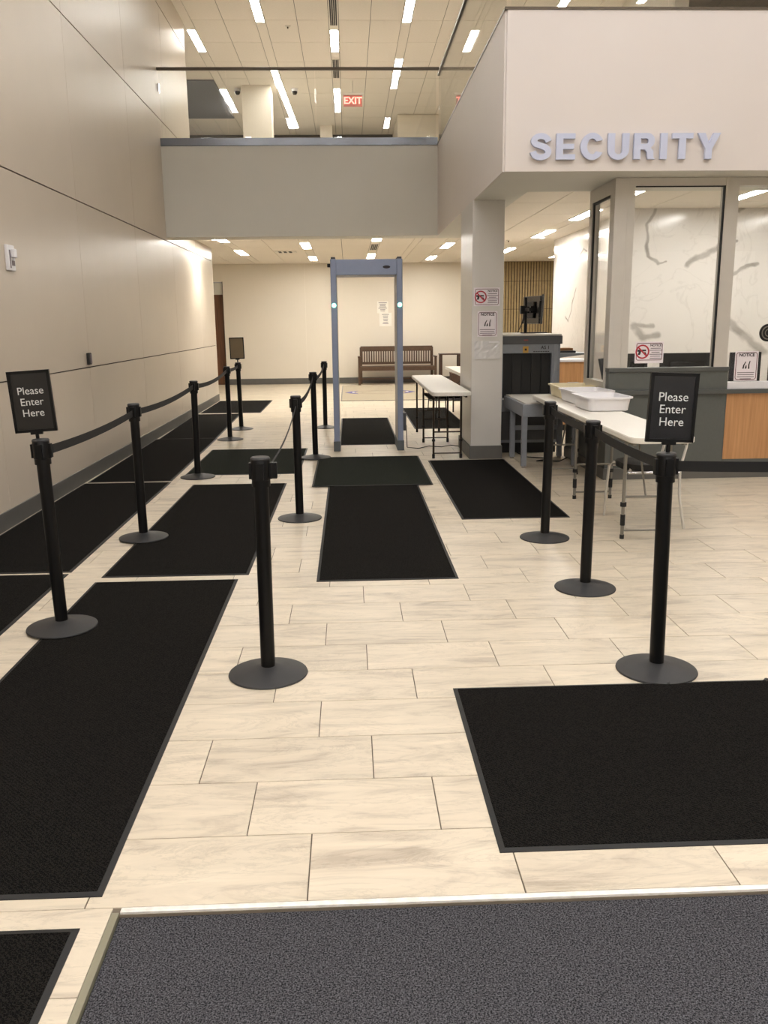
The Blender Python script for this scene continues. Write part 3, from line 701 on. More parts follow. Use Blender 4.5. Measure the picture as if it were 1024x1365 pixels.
labs = {'L1':'black stanchion at the left carrying a sign, base half on the front left mat',
 'L2':'black belt stanchion second in the left row, base at the corner of the second mat',
 'L3':'black belt stanchion third in the left row, left of the grey green mat',
 'L4':'black belt stanchion fourth in the left row, just before the blank sign post',
 'L5':'last black stanchion of the left row, under the blank brown sign',
 'M1':'black stanchion standing alone in the front centre with no belt drawn',
 'M2':'black stanchion first in the middle row, beside the long centre mat',
 'M3':'black stanchion second in the middle row, left of the detector',
 'M4':'last black stanchion of the middle row, behind the detector leg',
 'R1':'black stanchion at the front right carrying a sign, behind the large mat',
 'R2':'black stanchion second in the right row, beside the white table',
 'R3':'black stanchion last in the right row, in front of the scanner legs'}
ST = {k: stanchion(*P[k], labs[k], {'L':'left row of belt stanchions','M':'middle row of belt stanchions','R':'right row of belt stanchions'}[k[0]]) for k in P}
def belt(parent, A, B, sag, h=.046, z=.94, n=16):
    # webbing strip between two heads, in world coordinates relative to the parent
    o = ST[parent].location; A = Vector(A); B = Vector(B); bm = bmesh.new(); d = (B-A); d.z = 0; d.normalize(); nrm = Vector((-d.y, d.x, 0))*.0012
    A = A + d*.05; B = B - d*.05; R = []
    for k in range(n+1):
        u = k/n; p = A.lerp(B, u) - Vector((0,0,sag*4*u*(1-u))) - o
        R.append([bm.verts.new(p+nrm+Vector((0,0,h/2))), bm.verts.new(p-nrm+Vector((0,0,h/2))), bm.verts.new(p-nrm-Vector((0,0,h/2))), bm.verts.new(p+nrm-Vector((0,0,h/2)))])
    for a, b in zip(R, R[1:]):
        for i in range(4): bm.faces.new((a[i],a[(i+1)%4],b[(i+1)%4],b[i]))
    bm.faces.new(R[0][::-1]); bm.faces.new(R[-1]); bmesh.ops.recalc_face_normals(bm, faces=bm.faces)
    obj('belt', bm, 'belt', ST[parent], smooth=True)
    e = bmesh.new()
    for q, s in ((A, -1), (B, 1)):
        c = q + d*s*.008 - o
        tube(e, c-Vector((0,0,h/2+.006)), c+Vector((0,0,h/2+.006)), .009, seg=10)
    obj('belt_clip', e, 'black', ST[parent])
def hd(k, z=.94): x, y, l = P[k]; return (x+l*z, y, z)
for a, b, s in (('L1','L2',.02),('L2','L3',.03),('L3','L4',.045),('L4','L5',.012),('M2','M3',.07),('M3','M4',.06),('R1','R2',.012),('R2','R3',.015)): belt(a, hd(a), hd(b), s)
stanchion_r = (2.99, 3.60)
P['R0'] = (2.95, 3.60, 0); 
ST['R0'] = stanchion(2.95, 3.60, 0, 'black belt stanchion just outside the right edge of the frame', 'right row of belt stanchions')
belt('R1', hd('R1'), hd('R0'), .012)
e = bmesh.new(); box(e, -.396+.045, -.396+.075, 3.70, 3.73, .905, .975, .003); 
for v in e.verts: v.co -= Vector((P['M1'][0], P['M1'][1], 0))
obj('belt_end', e, 'black', ST['M1'])
# thin slack cord seen between the first two posts of the middle row
cp = [Vector(hd('M2', .92)).lerp(Vector((-.36, 3.78, .95)), k/12) - Vector((0,0,.05*4*(k/12)*(1-k/12))) for k in range(13)]
o = obj('slack_cord', path(bmesh.new(), cp, .0045), 'belt'); tag(o, 'thin black cord running from the front centre stanchion to the one behind it', 'cord')

# sign frames on posts
def signframe(k, w_, h_, zb, pm, lines, label, lean=0, rz=0, dx=0):
    x, y, l = P[k]; zt = ST[k].location.z
    t = thing('sign_frame', label, 'sign', (x+l*1.0+dx, y, 1.002+zt)); t.rotation_euler = (0, lean, rz)
    z0 = zb-1.002
    obj('stem', tube(bmesh.new(), (0,0,0), (0,0,z0+.01), .009), 'black', t)
    bx('bracket', 'black', -.03, .03, -.008, .008, z0-.012, z0+.006, t, .002)
    f = bmesh.new(); e = .014
    box(f, -w_/2, -w_/2+e, -.009, .009, z0, z0+h_); box(f, w_/2-e, w_/2, -.009, .009, z0, z0+h_); box(f, -w_/2, w_/2, -.009, .009, z0, z0+e); box(f, -w_/2, w_/2, -.009, .009, z0+h_-e, z0+h_)
    obj('frame', f, 'black', t); bx('panel', pm, -w_/2+e, w_/2-e, -.005, .005, z0+e, z0+h_-e, t)
    for s, zz, size in lines:
        me = textmesh(s, size, .0004); me.materials.append(M['signtext']); share('lettering', me, t, (0,-.006,z0+zz), (pi/2,0,0))
    return t
signframe('L1', .205, .305, 1.035, 'signblack', [('Please',.205,.052),('Enter',.150,.052),('Here',.095,.052)], 'black post sign with pale words Please Enter Here, at the left', -.055, .05, -.012)
signframe('R1', .205, .295, 1.045, 'signnavy', [('Please',.192,.052),('Enter',.140,.052),('Here',.086,.052)], 'dark navy post sign with pale words Please Enter Here, at the right', .035, -.03, .006)
signframe('L5', .215, .315, 1.05, 'signbrown', [], 'blank brown backed sign in a dark frame on the far left post', -.02)

# ================================================================== METAL DETECTOR
t = thing('metal_detector', 'grey blue walk through metal detector arch with green lights', 'metal detector', (.228, 10.66, 0))
for s in (-1, 1):
    xo = s*.395
    lg_ = obj('side_panel', box(bmesh.new(), xo-.035, xo+.035, 0, .56, .12, 2.30, .008), 'detector', t)
    bx('reflection_strip', 'xbelt', xo-s*.0355-.002, xo-s*.0355+.002, .02, .54, .13, 2.1, lg_)  # pale strip paints the beige reflection on the leg's inner side
    bx('foot', 'detfoot', xo-.042, xo+.042, -.008, .568, 0, .125, t, .004)
    bx('top_cap', 'xdark', xo-.026, xo+.026, .02, .52, 2.30, 2.325, t, .006)
    obj('indicator_light', lathe(bmesh.new(), [(0,0),(.024,0),(.02,.01),(0,.013)], 20), 'green', t, (xo,-.0,1.765)).rotation_euler = (pi/2,0,0)
bx('crossbar', 'detector', -.36, .36, .004, .552, 2.115, 2.295, t, .006)
lo_ = bmesh.new(); prism(lo_, [(.045*math.cos(2*pi*k/24), .018*math.sin(2*pi*k/24)) for k in range(24)], 'y', -.001, .004)
obj('badge', lo_, 'ink', t, (.24, 0, 2.205))
bx('control_box', 'xdark', .432, .47, .05, .16, .24, .46, t, .006)
bx('sensor_nub', 'blk', -.47, -.43, .2, .26, 2.22, 2.26, t, .004)
o = obj('power_cord', path(bmesh.new(), [(.70,10.78,.3),(.71,10.78,.02),(.85,10.75,.008),(1.0,10.95,.008),(1.15,10.85,.008),(1.28,11.0,.008),(1.37,10.9,.008),(1.8,11.4,.008)], .005), 'blk'); tag(o, 'thin black power cord crossing the floor from the detector', 'cord')

# ================================================================== FOLDING TABLES
def ftable(x0, x1, y0, y1, z, rz, label, legm, legy, insx=.07, clamps=False, skirt=.04):
    cx, cy = (x0+x1)/2, (y0+y1)/2; a, b = (x1-x0)/2, (y1-y0)/2
    t = thing('folding_table', label, 'table', (cx, cy, 0), rz)
    bm = prism(bmesh.new(), rrect(-a, a, -b, b, .085), 'z', z-skirt, z); bmesh.ops.bevel(bm, geom=[e for e in bm.edges if abs(e.verts[0].co.z-e.verts[1].co.z) < 1e-5], offset=.005, segments=2, affect='EDGES')
    obj('tabletop', bm, 'tabletop', t, smooth=True)
    f = bmesh.new()
    for s in (-1, 1): box(f, s*(a-.05)-.012, s*(a-.05)+.012, -b+.1, b-.1, z-skirt-.025, z-skirt)
    obj('side_rail', f, legm, t)
    for ly in legy:
        ly -= cy; r = .0125
        for s in (-1, 1):
            lg_ = obj('leg', tube(bmesh.new(), (s*(a-insx), ly, z-skirt-.02), (s*(a-insx), ly, .012), r), legm, t)
            def piece(nm, z0, z1, rr): obj(nm, tube(bmesh.new(), (s*(a-insx), ly, z0), (s*(a-insx), ly, z1), rr), 'blk', lg_)
            piece('foot', 0, .05 if not clamps else .03, r+.004)
            if clamps: piece('sleeve', .10, .18, r+.005); piece('clamp', .24, .27, r+.010)
            else: piece('clamp', .20, .225, r+.007)
        obj('crossbar', tube(bmesh.new(), (-a+insx, ly, .06), (a-insx, ly, .06), .007), legm, t); obj('crossbar', tube(bmesh.new(), (-a+insx, ly, .31), (a-insx, ly, .31), .009), legm, t)
        f = bmesh.new()
        tube(f, (0, ly, .31), (0, ly+(.25 if ly < 0 else -.25), z-skirt-.01), .007); obj('brace', f, legm, t)
    return t
tb = ftable(1.925, 2.375, 5.70, 9.3, .78, -.018, 'narrow long white folding table holding plastic trays beside the desk', 'greyleg', (6.04, 7.5, 8.75), .065, True)
ftable(.905, 1.345, 9.5, 12.75, .80, 0, 'narrow white folding table left of the column', 'bronze', (9.97, 11.35, 12.45), .06)
# far table behind the column with curved leg
t = thing('folding_table', 'white folding table half hidden behind the column, furthest back', 'table', (2.1, 14.35, 0), 0)
bm = prism(bmesh.new(), rrect(-.36, .36, -1.5, 1.5, .05), 'z', .72, .765); obj('tabletop', bm, 'tabletop', t)
for s in (-1, 1):
    for q in (-1.2, .85):
        obj('leg', path(bmesh.new(), [(s*.1, q, .72), (s*.16, q, .55), (s*.26, q, .42), (s*.28, q, .2), (s*.28, q, 0)], .014), 'bronze', t)
for q in (-1.2, .85): obj('crossbar', tube(bmesh.new(), (-.28, q, .2), (.28, q, .2), .009), 'bronze', t)
# trays
def tray(bm_scale=1):
    bm = bmesh.new(); rings = []
    prof = [(.162,.225,.04,0),(.176,.238,.05,.008),(.192,.255,.06,.108),(.212,.276,.075,.11),(.212,.276,.075,.124),(.19,.253,.06,.124),(.17,.232,.045,.012)]
    for a, b, r, z in prof: rings.append([bm.verts.new((x, y, z)) for x, y in rrect(-a, a, -b, b, r)])
    n_ = len(rings[0])
    for A, B in zip(rings, rings[1:]):
        for k in range(n_): bm.faces.new((A[k], A[(k+1)%n_], B[(k+1)%n_], B[k]))
    bm.faces.new(rings[0][::-1]); bm.faces.new(rings[-1]); bmesh.ops.recalc_face_normals(bm, faces=bm.faces); return bm
for i, (x, y, rz, mm_, lab) in enumerate(((2.25,7.68,.03,'white','white plastic screening tray nearest the front of the table'),(2.295,8.36,.06,'white','white plastic screening tray in the middle of the three'),(2.32,8.98,-.02,'cream_plastic','cream yellowish plastic screening tray furthest back by the scanner'))):
    o = obj('screening_tray', tray(), mm_, None, (x, y, .781), True); o.rotation_euler = (0,0,rz); tag(o, lab, 'tray', 'trays on the long table')
    if i == 0: o.data = o.data

# chair tucked at the table, facing left
t = thing('stacking_chair', 'chair with black round seat and pale metal legs tucked under the tray table', 'chair', (2.28, 6.56, 0))
obj('seat', prism(bmesh.new(), rrect(-.2, .2, -.2, .2, .14), 'z', .44, .485), 'blk', t)
for (x, y, tx, ty) in ((-.22,-.26,-.19,-.2),(-.22,.26,-.19,.2)):
    obj('leg', path(bmesh.new(), [(x,y,0),(x+.004,y*.95,.2),(x+.008,ty*1.03,.42),(tx+.02,ty,.455)], .011), 'chromew', t)
for s in (-1, 1): obj('leg', path(bmesh.new(), [(.24,s*.26,0),(.20,s*.24,.25),(.2,s*.22,.46),(.24,s*.215,.62),(.27,s*.21,.86)], .011), 'chromew', t)
obj('front_rail', tube(bmesh.new(), (-.19,-.2,.43), (.2,-.22,.43), .012), 'chrome', t); obj('rear_rail', tube(bmesh.new(), (-.19,.2,.43), (.2,.22,.43), .012), 'chrome', t)
obj('backrest', box(bmesh.new(), .25, .275, -.21, .21, .64, .86, .01), 'blk', t)

# ================================================================== X-RAY SCANNER
t = thing('baggage_scanner', 'grey baggage x ray scanner with black tunnel beside the column', 'scanner', (1.82, 10.3, 0))
W2 = .68
f = bmesh.new(); box(f, -.1, 0.0, 0, 1.6, .12, 1.29); box(f, .58, W2, 0, 1.6, .12, 1.29); box(f, 0, .58, 0, 1.6, 1.185, 1.29); box(f, 0, .58, .02, 1.6, .12, .64)
obj('housing', f, 'xgrey', t)
bx('tunnel_curtain', 'blk', .0, .58, .06, .09, .66, 1.185, t)
for k in range(5): bx('curtain_flap', 'blk', .005+k*.115, .112+k*.115, .045, .055, .67, 1.185, t)
bx('top_band', 'xdark', -.1, W2+.02, -.02, 1.6, 1.29, 1.385, t, .004); bx('lid', 'xbelt', -.1, W2+.01, -.015, 1.6, 1.385, 1.405, t, .003)
bx('corner_post', 'xgrey', .60, .645, -.012, .0, .66, 1.28, t, .003)
bx('warning_label', mat('amber_label', (196,148,60), .5), .235, .30, -.004, 0, 1.19, 1.265, t); bx('label_mark', 'ink', .255, .28, -.006, -.003, 1.215, 1.24, t)
me = textmesh('AS 1', .055, .001, .001); me.materials.append(M['ink']); share('lettering', me, t, (.5,-.003,1.248), (pi/2,0,0))
b_ = bmesh.new()
for k in range(7): box(b_, .36+k*.028, .36+k*.028+.02, -.003, 0, 1.198, 1.208)
obj('fine_print', b_, 'ink', t)
bx('small_badge', mat('red_badge', (140,60,56), .5), .24, .29, -.024, -.02, 1.33, 1.345, t)
# belt table
ot = obj('roller_table', box(bmesh.new(), .02, .65, -1.14, -.0, .555, .69, .004), 'xgrey', t)
bx('conveyor_belt', 'xbelt', .05, .62, -1.12, .04, .688, .702, t, .002)
for (x, y) in ((.05,-1.10),(.05,-.42),(.60,-1.10),(.60,-.42)):
    l_ = bx('leg', 'xgrey', x-.028, x+.028, y-.028, y+.028, 0.02, .56, t, .002)
    bx('levelling_foot', 'chrome', x-.02, x+.02, y-.02, y+.02, 0, .02, l_)
    if y < -1: bx('leg_bolt', 'chrome', x-.034, x-.028, y-.01, y+.01, .26, .28, l_); bx('leg_bolt', 'chrome', x-.034, x-.028, y-.01, y+.01, .30, .32, l_)
bx('cross_brace', 'xgrey', .05, .60, -.44, -.40, .33, .38, t); bx('cross_brace', 'xgrey', .05, .6, -1.11, -1.08, .33, .37, t) if False else None
bx('lower_panel', 'xdark', -.08, .66, -.02, 0, .16, .50, t)
bx('plinth', 'blk', -.08, .66, .02, 1.5, 0, .12, t)
# operator shelf
sh = bmesh.new(); prism(sh, [(W2,1.12),(W2+.36,1.16),(W2+.36,1.175),(W2,1.175)], 'y', .1, .65); obj('operator_shelf', sh, 'xgrey', t)
o = bx('keyboard', 'blk', 2.53, 2.74, 10.5, 10.85, 1.176, 1.20, None, .004); tag(o, 'black keyboard lying on the scanner side shelf', 'keyboard')
o = bx('cardboard_box', 'cardboard', 2.56, 2.72, 10.56, 10.76, 1.201, 1.23, None, .002); tag(o, 'small brown cardboard tray on top of the keyboard', 'box')
t = thing('wood_cabinet', 'low orange brown wooden cabinet behind the scanner', 'cabinet', (3.2, 12.6, 0))
bx('body', 'deskwood', -.45, .2, -.2, .25, 0, .98, t); bx('worktop', 'white', -.47, .22, -.22, .27, .98, 1.01, t); bx('plinth', 'blk', -.44, .19, -.205, -.2, 0, .08, t)
# twin monitors on stand on top of the scanner
t = thing('twin_monitor_stand', 'black twin monitor stand facing right on top of the scanner', 'monitor', (2.27, 11.15, 1.405))
bx('base_plate', 'blk', -.06, .24, -.12, .12, 0, .012, t, .003); obj('pole', tube(bmesh.new(), (-.02,0,.01), (-.02,0,.44), .018), 'black', t)
a_ = bmesh.new(); box(a_, -.04, .02, -.30, .30, .27, .31); box(a_, -.09, -.03, -.03, .03, .24, .34); box(a_, 0, .08, -.2, -.14, .25, .33); box(a_, 0, .08, .14, .2, .25, .33)
obj('arm', a_, 'black', t)
for s in (-1, 1):
    m_ = obj('monitor', box(bmesh.new(), .095, .125, -.26, .26, .12, .47, .006), 'screen', t); m_.location = (0, s*.28, 0); m_.rotation_euler = (0, .05, s*.22)
    bx('rear_bulge', 'blk', .07, .098, -.13, .13, .19, .40, m_, .01)
obj('cable', path(bmesh.new(), [(-.03,-.02,.3),(-.05,-.03,.18),(-.1,-.04,.06),(-.13,-.04,.01)], .007), 'blk', t)
o = obj('floor_cable', path(bmesh.new(), [(2.0,10.25,.01),(2.05,9.9,.01),(2.3,9.75,.01),(2.1,9.6,.01),(2.35,9.55,.01),(2.5,9.8,.01)], .006), 'blk'); tag(o, 'tangled black cable on the floor under the scanner table', 'cable')

# ================================================================== SECURITY BOOTH
DX = 2.52; DY = 8.40
d = thing('reception_desk', 'grey and wood fronted security desk under the glass booth', 'desk', (0,0,0))
b_ = bmesh.new(); box(b_, DX, 8.98, DY, DY+.12, .10, .86); box(b_, DX, DX+.12, DY+.12, 10.0, .10, .86); obj('front_panel', b_, 'deskgrey', d)
bx('wood_panel', 'deskwood', 3.705, 8.98, DY-.006, DY, .19, .838, d)
b_ = bmesh.new(); box(b_, DX, 8.98, DY-.012, DY+.1, 0, .115, .002); box(b_, DX-.012, DX, DY-.012, 10.0, 0, .115); obj('kickboard', b_, 'base', d)
bx('lower_band', 'deskgrey', 3.705, 8.98, DY-.006, DY, .115, .188, d)
bx('counter_ledge', 'deskgrey2', DX, 8.98, DY-.035, DY+.5, .84, .882, d, .004)
bx('upper_panel', 'deskgrey', DX+.005, 3.70, DY-.006, DY+.1, .882, 1.06, d); bx('panel_cap', 'deskgrey2', DX, 3.705, DY-.02, DY+.12, 1.06, 1.1, d, .003)
bx('white_sill', 'white', 3.705, 8.98, DY+.0, DY+.12, .882, .95, d, .003)
bx('worktop', 'deskgrey2', DX+.12, 8.98, DY+.5, 9.4, .74, .78, d)
# windows
wn = struct(obj('window_1', box(bmesh.new(), DX-.015, DX+.11, DY-.012, DY+.11, 1.1, 2.845, .004), 'frame'), 'glass screen of the booth over the desk, with grey mullions', 'window')
b_ = bmesh.new(); box(b_, 2.63, 2.70, DY, DY+.09, 1.1, 2.845); box(b_, 3.552, 3.68, DY-.008, DY+.10, 1.1, 2.845); box(b_, 4.62, 4.75, DY-.008, DY+.10, .95, 2.845); box(b_, 5.7, 5.83, DY-.008, DY+.10, .95, 2.845)
box(b_, 2.63, 9, DY-.004, DY+.095, 2.775, 2.845); obj('mullion', b_, 'frame', wn)
b_ = bmesh.new(); box(b_, 3.54, 3.552, DY, DY+.03, 1.1, 2.775); box(b_, 2.70, 3.552, DY+.01, DY+.03, 2.765, 2.775); obj('gasket', b_, 'gasket', wn)
for a, b, z0 in ((2.70,3.545,1.1),(3.68,4.62,.95),(4.75,5.7,.95),(5.83,9,.95)): bx('pane', 'glass', a, b, DY+.035, DY+.045, z0, 2.775, wn)
w2_ = struct(obj('window_2', box(bmesh.new(), DX-.01, DX+.07, DY+.11, 9.27, .86, .96, .004), 'frame'), 'narrow side window of the booth facing the scanner', 'window')
b_ = bmesh.new(); box(b_, DX-.01, DX+.07, DY+.11, 9.27, 2.72, 2.845); box(b_, DX-.01, DX+.07, 9.17, 9.27, .96, 2.72); box(b_, DX-.01, DX+.07, DY+.11, DY+.15, .96, 2.72); obj('window_frame', b_, 'frame', w2_)
b_ = bmesh.new(); box(b_, DX+.0, DX+.014, 9.14, 9.17, .96, 2.72); box(b_, DX, DX+.03, DY+.15, 9.17, 2.70, 2.72); obj('gasket', b_, 'gasket', w2_)
bx('pane', 'glass', DX+.03, DX+.04, DY+.15, 9.13, .96, 2.70, w2_)
# speak-through
t = thing('speak_through', 'round black speak through grille on the right pane', 'intercom', (4.085, DY+.03, 1.42))
for r, a, b, mm_ in ((.085,0,.012,'blk'),(.066,-.004,.0,'greyleg'),(.056,-.008,-.004,'blk'),(.038,-.011,-.008,'greyleg'),(.030,-.014,-.011,'blk')):
    q = obj('ring' if r < .08 else 'disc', prism(bmesh.new(), [(r*math.cos(2*pi*k/32), r*math.sin(2*pi*k/32)) for k in range(32)], 'y', a, b), mm_, t)
# monitors behind the glass
for i, (x, wd_, z0, lab) in enumerate(((2.98,.23,.84,'black monitor back behind the left pane, beside the corner post'),(3.52,.58,.84,'wide black monitor back behind the left pane, right of the notice'),(4.16,.34,.84,'black monitor back behind the upright notice'),(4.72,.6,.84,'black monitor back at the right edge of the frame'))):
    t = thing('desk_monitor', lab, 'monitor', (x+.1, 9.25, .78), 0, 'monitors behind the booth glass')
    bx('screen_shell', 'blk', -wd_/2, wd_/2, 0, .03, .06, .425, t, .006); bx('rear_bulge', 'screen', -wd_/3, wd_/3, -.03, 0, .14, .34, t, .01)
    bx('stand', 'blk', -.03, .03, -.02, .02, 0, .1, t); bx('foot', 'blk', -.1, .1, -.08, .1, 0, .012, t, .003)
    if i == 1: bx('badge', 'screen', -.06, .06, -.033, -.03, .3, .325, t)
# small dark phone mounted inside side window
t = thing('desk_phone', 'dark tilted desk phone seen through the narrow side window', 'phone', (2.72, 9.0, .78))
o = obj('body', box(bmesh.new(), -.08, .08, -.06, .06, .0, .05, .01), 'blk', t)
q = obj('screen_arm', box(bmesh.new(), -.09, .09, -.012, .012, .1, .4, .008), 'xdark', t); q.rotation_euler = (-.25, 0, .9); bx('stand', 'blk', -.02, .02, -.02, .02, .03, .2, t)

# marble walls and bamboo wall
mw = struct(bx('wall_marble', 'marble', 3.95, 9, 12.35, 12.5, 0, 3.05), 'polished white marble wall with grey veins behind the desk', 'wall')
struct(bx('wall_marble_side', 'marbleside', 3.95, 4.1, 12.5, 17.0, 0, 3.05), 'brightly lit marble side wall right of the slatted wall', 'wall')
ws_ = struct(bx('wall_slatted', 'tandark', 3.3, 6.2, YF-.1, YF, 0, 3.05), 'tan vertically slatted wall behind the scanner', 'wall')
b_ = bmesh.new(); x = 3.3
while x < 6.2:
    box(b_, x, x+.05, YF-.125, YF-.1, 0, 1.85); box(b_, x, x+.05, YF-.125, YF-.1, 1.86, 2.55) ; box(b_, x, x+.05, YF-.125, YF-.1, 2.56, 3.05); x += .072
tag(obj('slats', b_, 'tan', ws_), kind='stuff')

# ================================================================== NOTICES
def disc(bm, cx, cz, r, y0, y1, n=28): return prism(bm, [(cx+r*math.cos(2*pi*k/n), cz+r*math.sin(2*pi*k/n)) for k in range(n)], 'y', y0, y1)
def ring(cx, cz, r, r2, y0, y1, n=32):
    bm = bmesh.new(); R = []
    for rr, y in ((r,y0),(r,y1),(r2,y1),(r2,y0)): R.append([bm.verts.new((cx+rr*math.cos(2*pi*k/n), y, cz+rr*math.sin(2*pi*k/n))) for k in range(n)])
    for i in range(4):
        for k in range(n): bm.faces.new((R[i][k],R[i][(k+1)%n],R[(i+1)%4][(k+1)%n],R[(i+1)%4][k]))
    bmesh.ops.recalc_face_normals(bm, faces=bm.faces); return bm
def outline(a, b, r, th, y0, y1):
    bm = bmesh.new(); o = rrect(-a, a, -b, b, r); i_ = rrect(-a+th, a-th, -b+th, b-th, max(r-th, .002)); n_ = len(o); R = []
    for L_, y in ((o,y0),(o,y1),(i_,y1),(i_,y0)): R.append([bm.verts.new((p[0], y, p[1])) for p in L_])
    for q in range(4):
        for k in range(n_): bm.faces.new((R[q][k],R[q][(k+1)%n_],R[(q+1)%4][(k+1)%n_],R[(q+1)%4][k]))
    bmesh.ops.recalc_face_normals(bm, faces=bm.faces); return bm
def weapon_notice(x, y, z, label, W_=.29, H_=.20, extra=.0):
    t = thing('notice', label, 'sign', (x, y, z), 0, 'notices with a barred weapon symbol')
    bx('sheet', 'signw', -W_/2, W_/2, 0, .002, -H_/2-extra, H_/2, t)
    obj('border', outline(W_/2-.012, H_/2-.012, .02, .006, -.001, 0), 'border', t)
    c = -W_*.24
    obj('prohibition_ring', ring(c, 0, .068, .054, -.0016, 0), 'signred', t)
    b_ = bmesh.new(); prism(b_, [(c-.05,.02),(c+.035,.02),(c+.035,.004),(c-.012,.004),(c-.022,-.03),(c-.044,-.03),(c-.036,.0),(c-.05,.0)], 'y', -.0014, 0)
    prism(b_, [(c+.0,-.004),(c+.03,-.004),(c+.045,-.03),(c+.03,-.036)], 'y', -.0014, 0); obj('weapon_symbol', b_, 'ink', t)
    obj('bar', prism(bmesh.new(), [(c-.046,.036),(c-.036,.046),(c+.046,-.036),(c+.036,-.046)], 'y', -.002, -.0014), 'signred', t)
    me = textmesh('NOTICE', .03, .0003, .001); me.materials.append(M['ink']); share('lettering', me, t, (W_*.22,-.001,H_*.31), (pi/2,0,0))
    b_ = bmesh.new()
    for k, l in enumerate((.10,.12,.08,.12,.10,.11)): box(b_, W_*.22-l/2, W_*.22+l/2, -.0008, 0, H_*.17-k*.019-.004, H_*.17-k*.019+.003)
    obj('fine_print', b_, 'inksoft', t); return t
def hands_notice(x, y, z, label, W_=.225, H_=.28):
    t = thing('notice', label, 'sign', (x, y, z), 0, 'upright notices with a small hand symbol')
    bx('sheet', 'signw', -W_/2, W_/2, 0, .002, -H_/2, H_/2, t)
    obj('border', outline(W_/2-.01, H_/2-.01, .025, .006, -.001, 0), 'border', t)
    me = textmesh('NOTICE', .042, .0003, .0015); me.materials.append(M['ink']); share('lettering', me, t, (0,-.001,H_*.37), (pi/2,0,0))
    b_ = bmesh.new(); z0 = .0
    prism(b_, [(-.038,z0-.025),(-.03,z0+.01),(-.008,z0+.045),(-.002,z0+.04),(-.018,z0+.008),(-.022,z0-.025)], 'y', -.0012, 0)
    prism(b_, [(-.014,z0-.025),(-.004,z0+.008),(.004,z0+.006),(.006,z0-.02),(-.002,z0-.026)], 'y', -.0012, 0)
    prism(b_, [(.018,z0-.027),(.02,z0+.015),(.032,z0+.05),(.04,z0+.048),(.032,z0+.012),(.034,z0-.027)], 'y', -.0012, 0)
    obj('hand_symbol', b_, 'ink', t)
    b_ = bmesh.new()
    for k, l in enumerate((.17,.16,.17,.11)): box(b_, -l/2, l/2, -.0008, 0, -H_*.22-k*.02-.004, -H_*.22-k*.02+.003)
    obj('fine_print', b_, 'inksoft', t); return t
weapon_notice(1.55, 9.864, 1.825, 'white notice with red barred weapon symbol, upper one on the column')
hands_notice(1.56, 9.864, 1.53, 'upright white notice with small hand symbol on the column')
weapon_notice(2.905, 8.385, 1.255, 'white notice with red barred weapon symbol on the booth glass', .28, .19, .015)
hands_notice(3.87, 8.385, 1.105, 'upright white notice with small hand symbol on the booth glass', .23, .285)
t = thing('plastic_sleeve', 'crumpled clear plastic sleeve taped on the column below the notices', 'sleeve', (1.56, 9.862, 1.245))
bm = bmesh.new(); bmesh.ops.create_grid(bm, x_segments=12, y_segments=8, size=.5)
for v in bm.verts: v.co = Vector((v.co.x*.29, -.002-.006*random.random(), v.co.y*.2))
bmesh.ops.solidify(bm, geom=bm.faces[:], thickness=.001)
obj('film', bm, 'sleeve', t); bx('tape', 'white', .02, .13, -.012, -.008, .078, .092, t)
# notices on the far wall
for i, (x, z, w_, h_, lab) in enumerate(((.90,1.94,.29,.30,'upper white paper notice taped to the far wall over the bench'),(.97,1.63,.32,.34,'lower white paper notice taped to the far wall over the bench'))):
    t = thing('paper_notice', lab, 'notice', (x, YF-.004, z), 0, 'papers on the far wall')
    bx('sheet', 'paper', -w_/2, w_/2, 0, .003, -h_/2, h_/2, t)
    b_ = bmesh.new()
    for k in range(7): l = random.uniform(.1, w_*.8); box(b_, -l/2, l/2, -.001, 0, h_*.38-k*h_*.115-.007, h_*.38-k*h_*.115+.007)
    obj('print_lines', b_, 'inksoft', t)

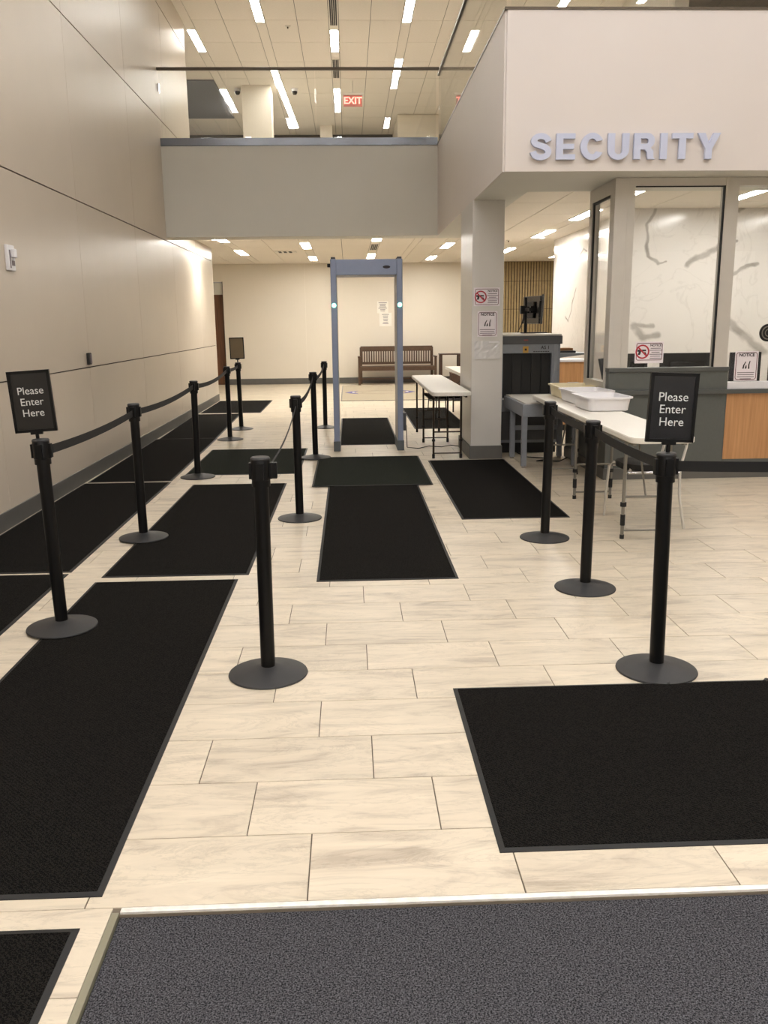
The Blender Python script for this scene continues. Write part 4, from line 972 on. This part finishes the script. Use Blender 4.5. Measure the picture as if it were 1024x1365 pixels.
# ================================================================== BENCH and side table
t = thing('wooden_bench', 'dark brown slatted wooden bench against the far wall', 'bench', (1.23, 22.45, 0))
a = .97
for s in (-1, 1):
    obj('leg', box(bmesh.new(), s*a-.03, s*a+.03, -.28, -.22, 0, .68, .004), 'woodbench', t); obj('leg', box(bmesh.new(), s*(a-.05)-.03, s*(a-.05)+.03, .22, .28, 0, .93, .004), 'woodbench', t)
    obj('armrest', box(bmesh.new(), s*a-.035, s*a+.035, -.30, .27, .68, .715, .006), 'woodbench', t)
obj('seat', box(bmesh.new(), -a, a, -.28, .24, .42, .46, .006), 'woodbench', t); obj('apron', box(bmesh.new(), -a, a, -.27, -.24, .36, .42), 'woodbench', t)
obj('lower_rail', box(bmesh.new(), -a+.03, a-.03, -.01, .02, .12, .16), 'woodbench', t)
obj('top_rail', box(bmesh.new(), -.93, .93, .20, .25, .83, .96, .008), 'woodbench', t); obj('back_rail', box(bmesh.new(), -.93, .93, .20, .24, .50, .56), 'woodbench', t)
sm = None
for k in range(30):
    x = -.89+k*(1.78/29)
    if sm is None: o = obj('back_slat', box(bmesh.new(), -.016, .016, .21, .23, .56, .83), 'woodbench', t, (x,0,0)); sm = o.data
    else: share('back_slat', sm, t, (x,0,0))
t = thing('side_table', 'small dark wooden side table right of the bench', 'table', (2.57, 22.3, 0))
obj('tabletop', box(bmesh.new(), -.27, .27, -.2, .2, .735, .765, .004), 'wooddark', t)
for sx_ in (-1, 1):
    for sy_ in (-1, 1): obj('leg', box(bmesh.new(), sx_*.23-.025, sx_*.23+.025, sy_*.17-.02, sy_*.17+.02, 0, .735), 'wooddark', t)
obj('lower_shelf', box(bmesh.new(), -.22, .22, -.16, .16, .1, .12), 'wooddark', t)
t = thing('storage_crate', 'low dark box standing under the far folding table', 'box', (2.8, 21.4, 0)); bx('body', 'wooddark', -.3, .3, -.3, .3, 0, .3, t); bx('lid', 'wooddark', -.31, .31, -.31, .31, .3, .33, t)

# ================================================================== wall devices
t = thing('alarm_strobe', 'white fire alarm strobe on the left wall at the frame edge', 'alarm', (XL, 7.33, 2.1))
obj('back_box', box(bmesh.new(), 0, .03, -.07, .07, -.10, .10, .006), 'white', t); obj('lens', box(bmesh.new(), .03, .065, -.02, .03, .0, .07, .008), 'white', t); bx('label_strip', 'inksoft', .03, .032, -.05, -.03, -.08, .06, t)
bx('sounder_slot', 'inksoft', .03, .033, -.01, .05, -.06, -.02, t)
t = thing('card_reader', 'small black card reader on the left wall above the panel joint', 'card reader', (XL, 9.25, 1.225))
bx('body', 'blk', 0, .03, -.045, .045, -.06, .06, t, .006); bx('face_plate', 'inksoft', .03, .034, -.01, .04, -.05, .05, t, .002)
t = thing('wall_socket', 'tiny metal socket low on the left wall behind the first belt', 'socket', (XL, 8.6, .46)); bx('plate', 'chrome', 0, .006, -.02, .02, -.03, .03, t); bx('plug', 'greyleg', .006, .02, -.01, .01, -.02, .0, t)
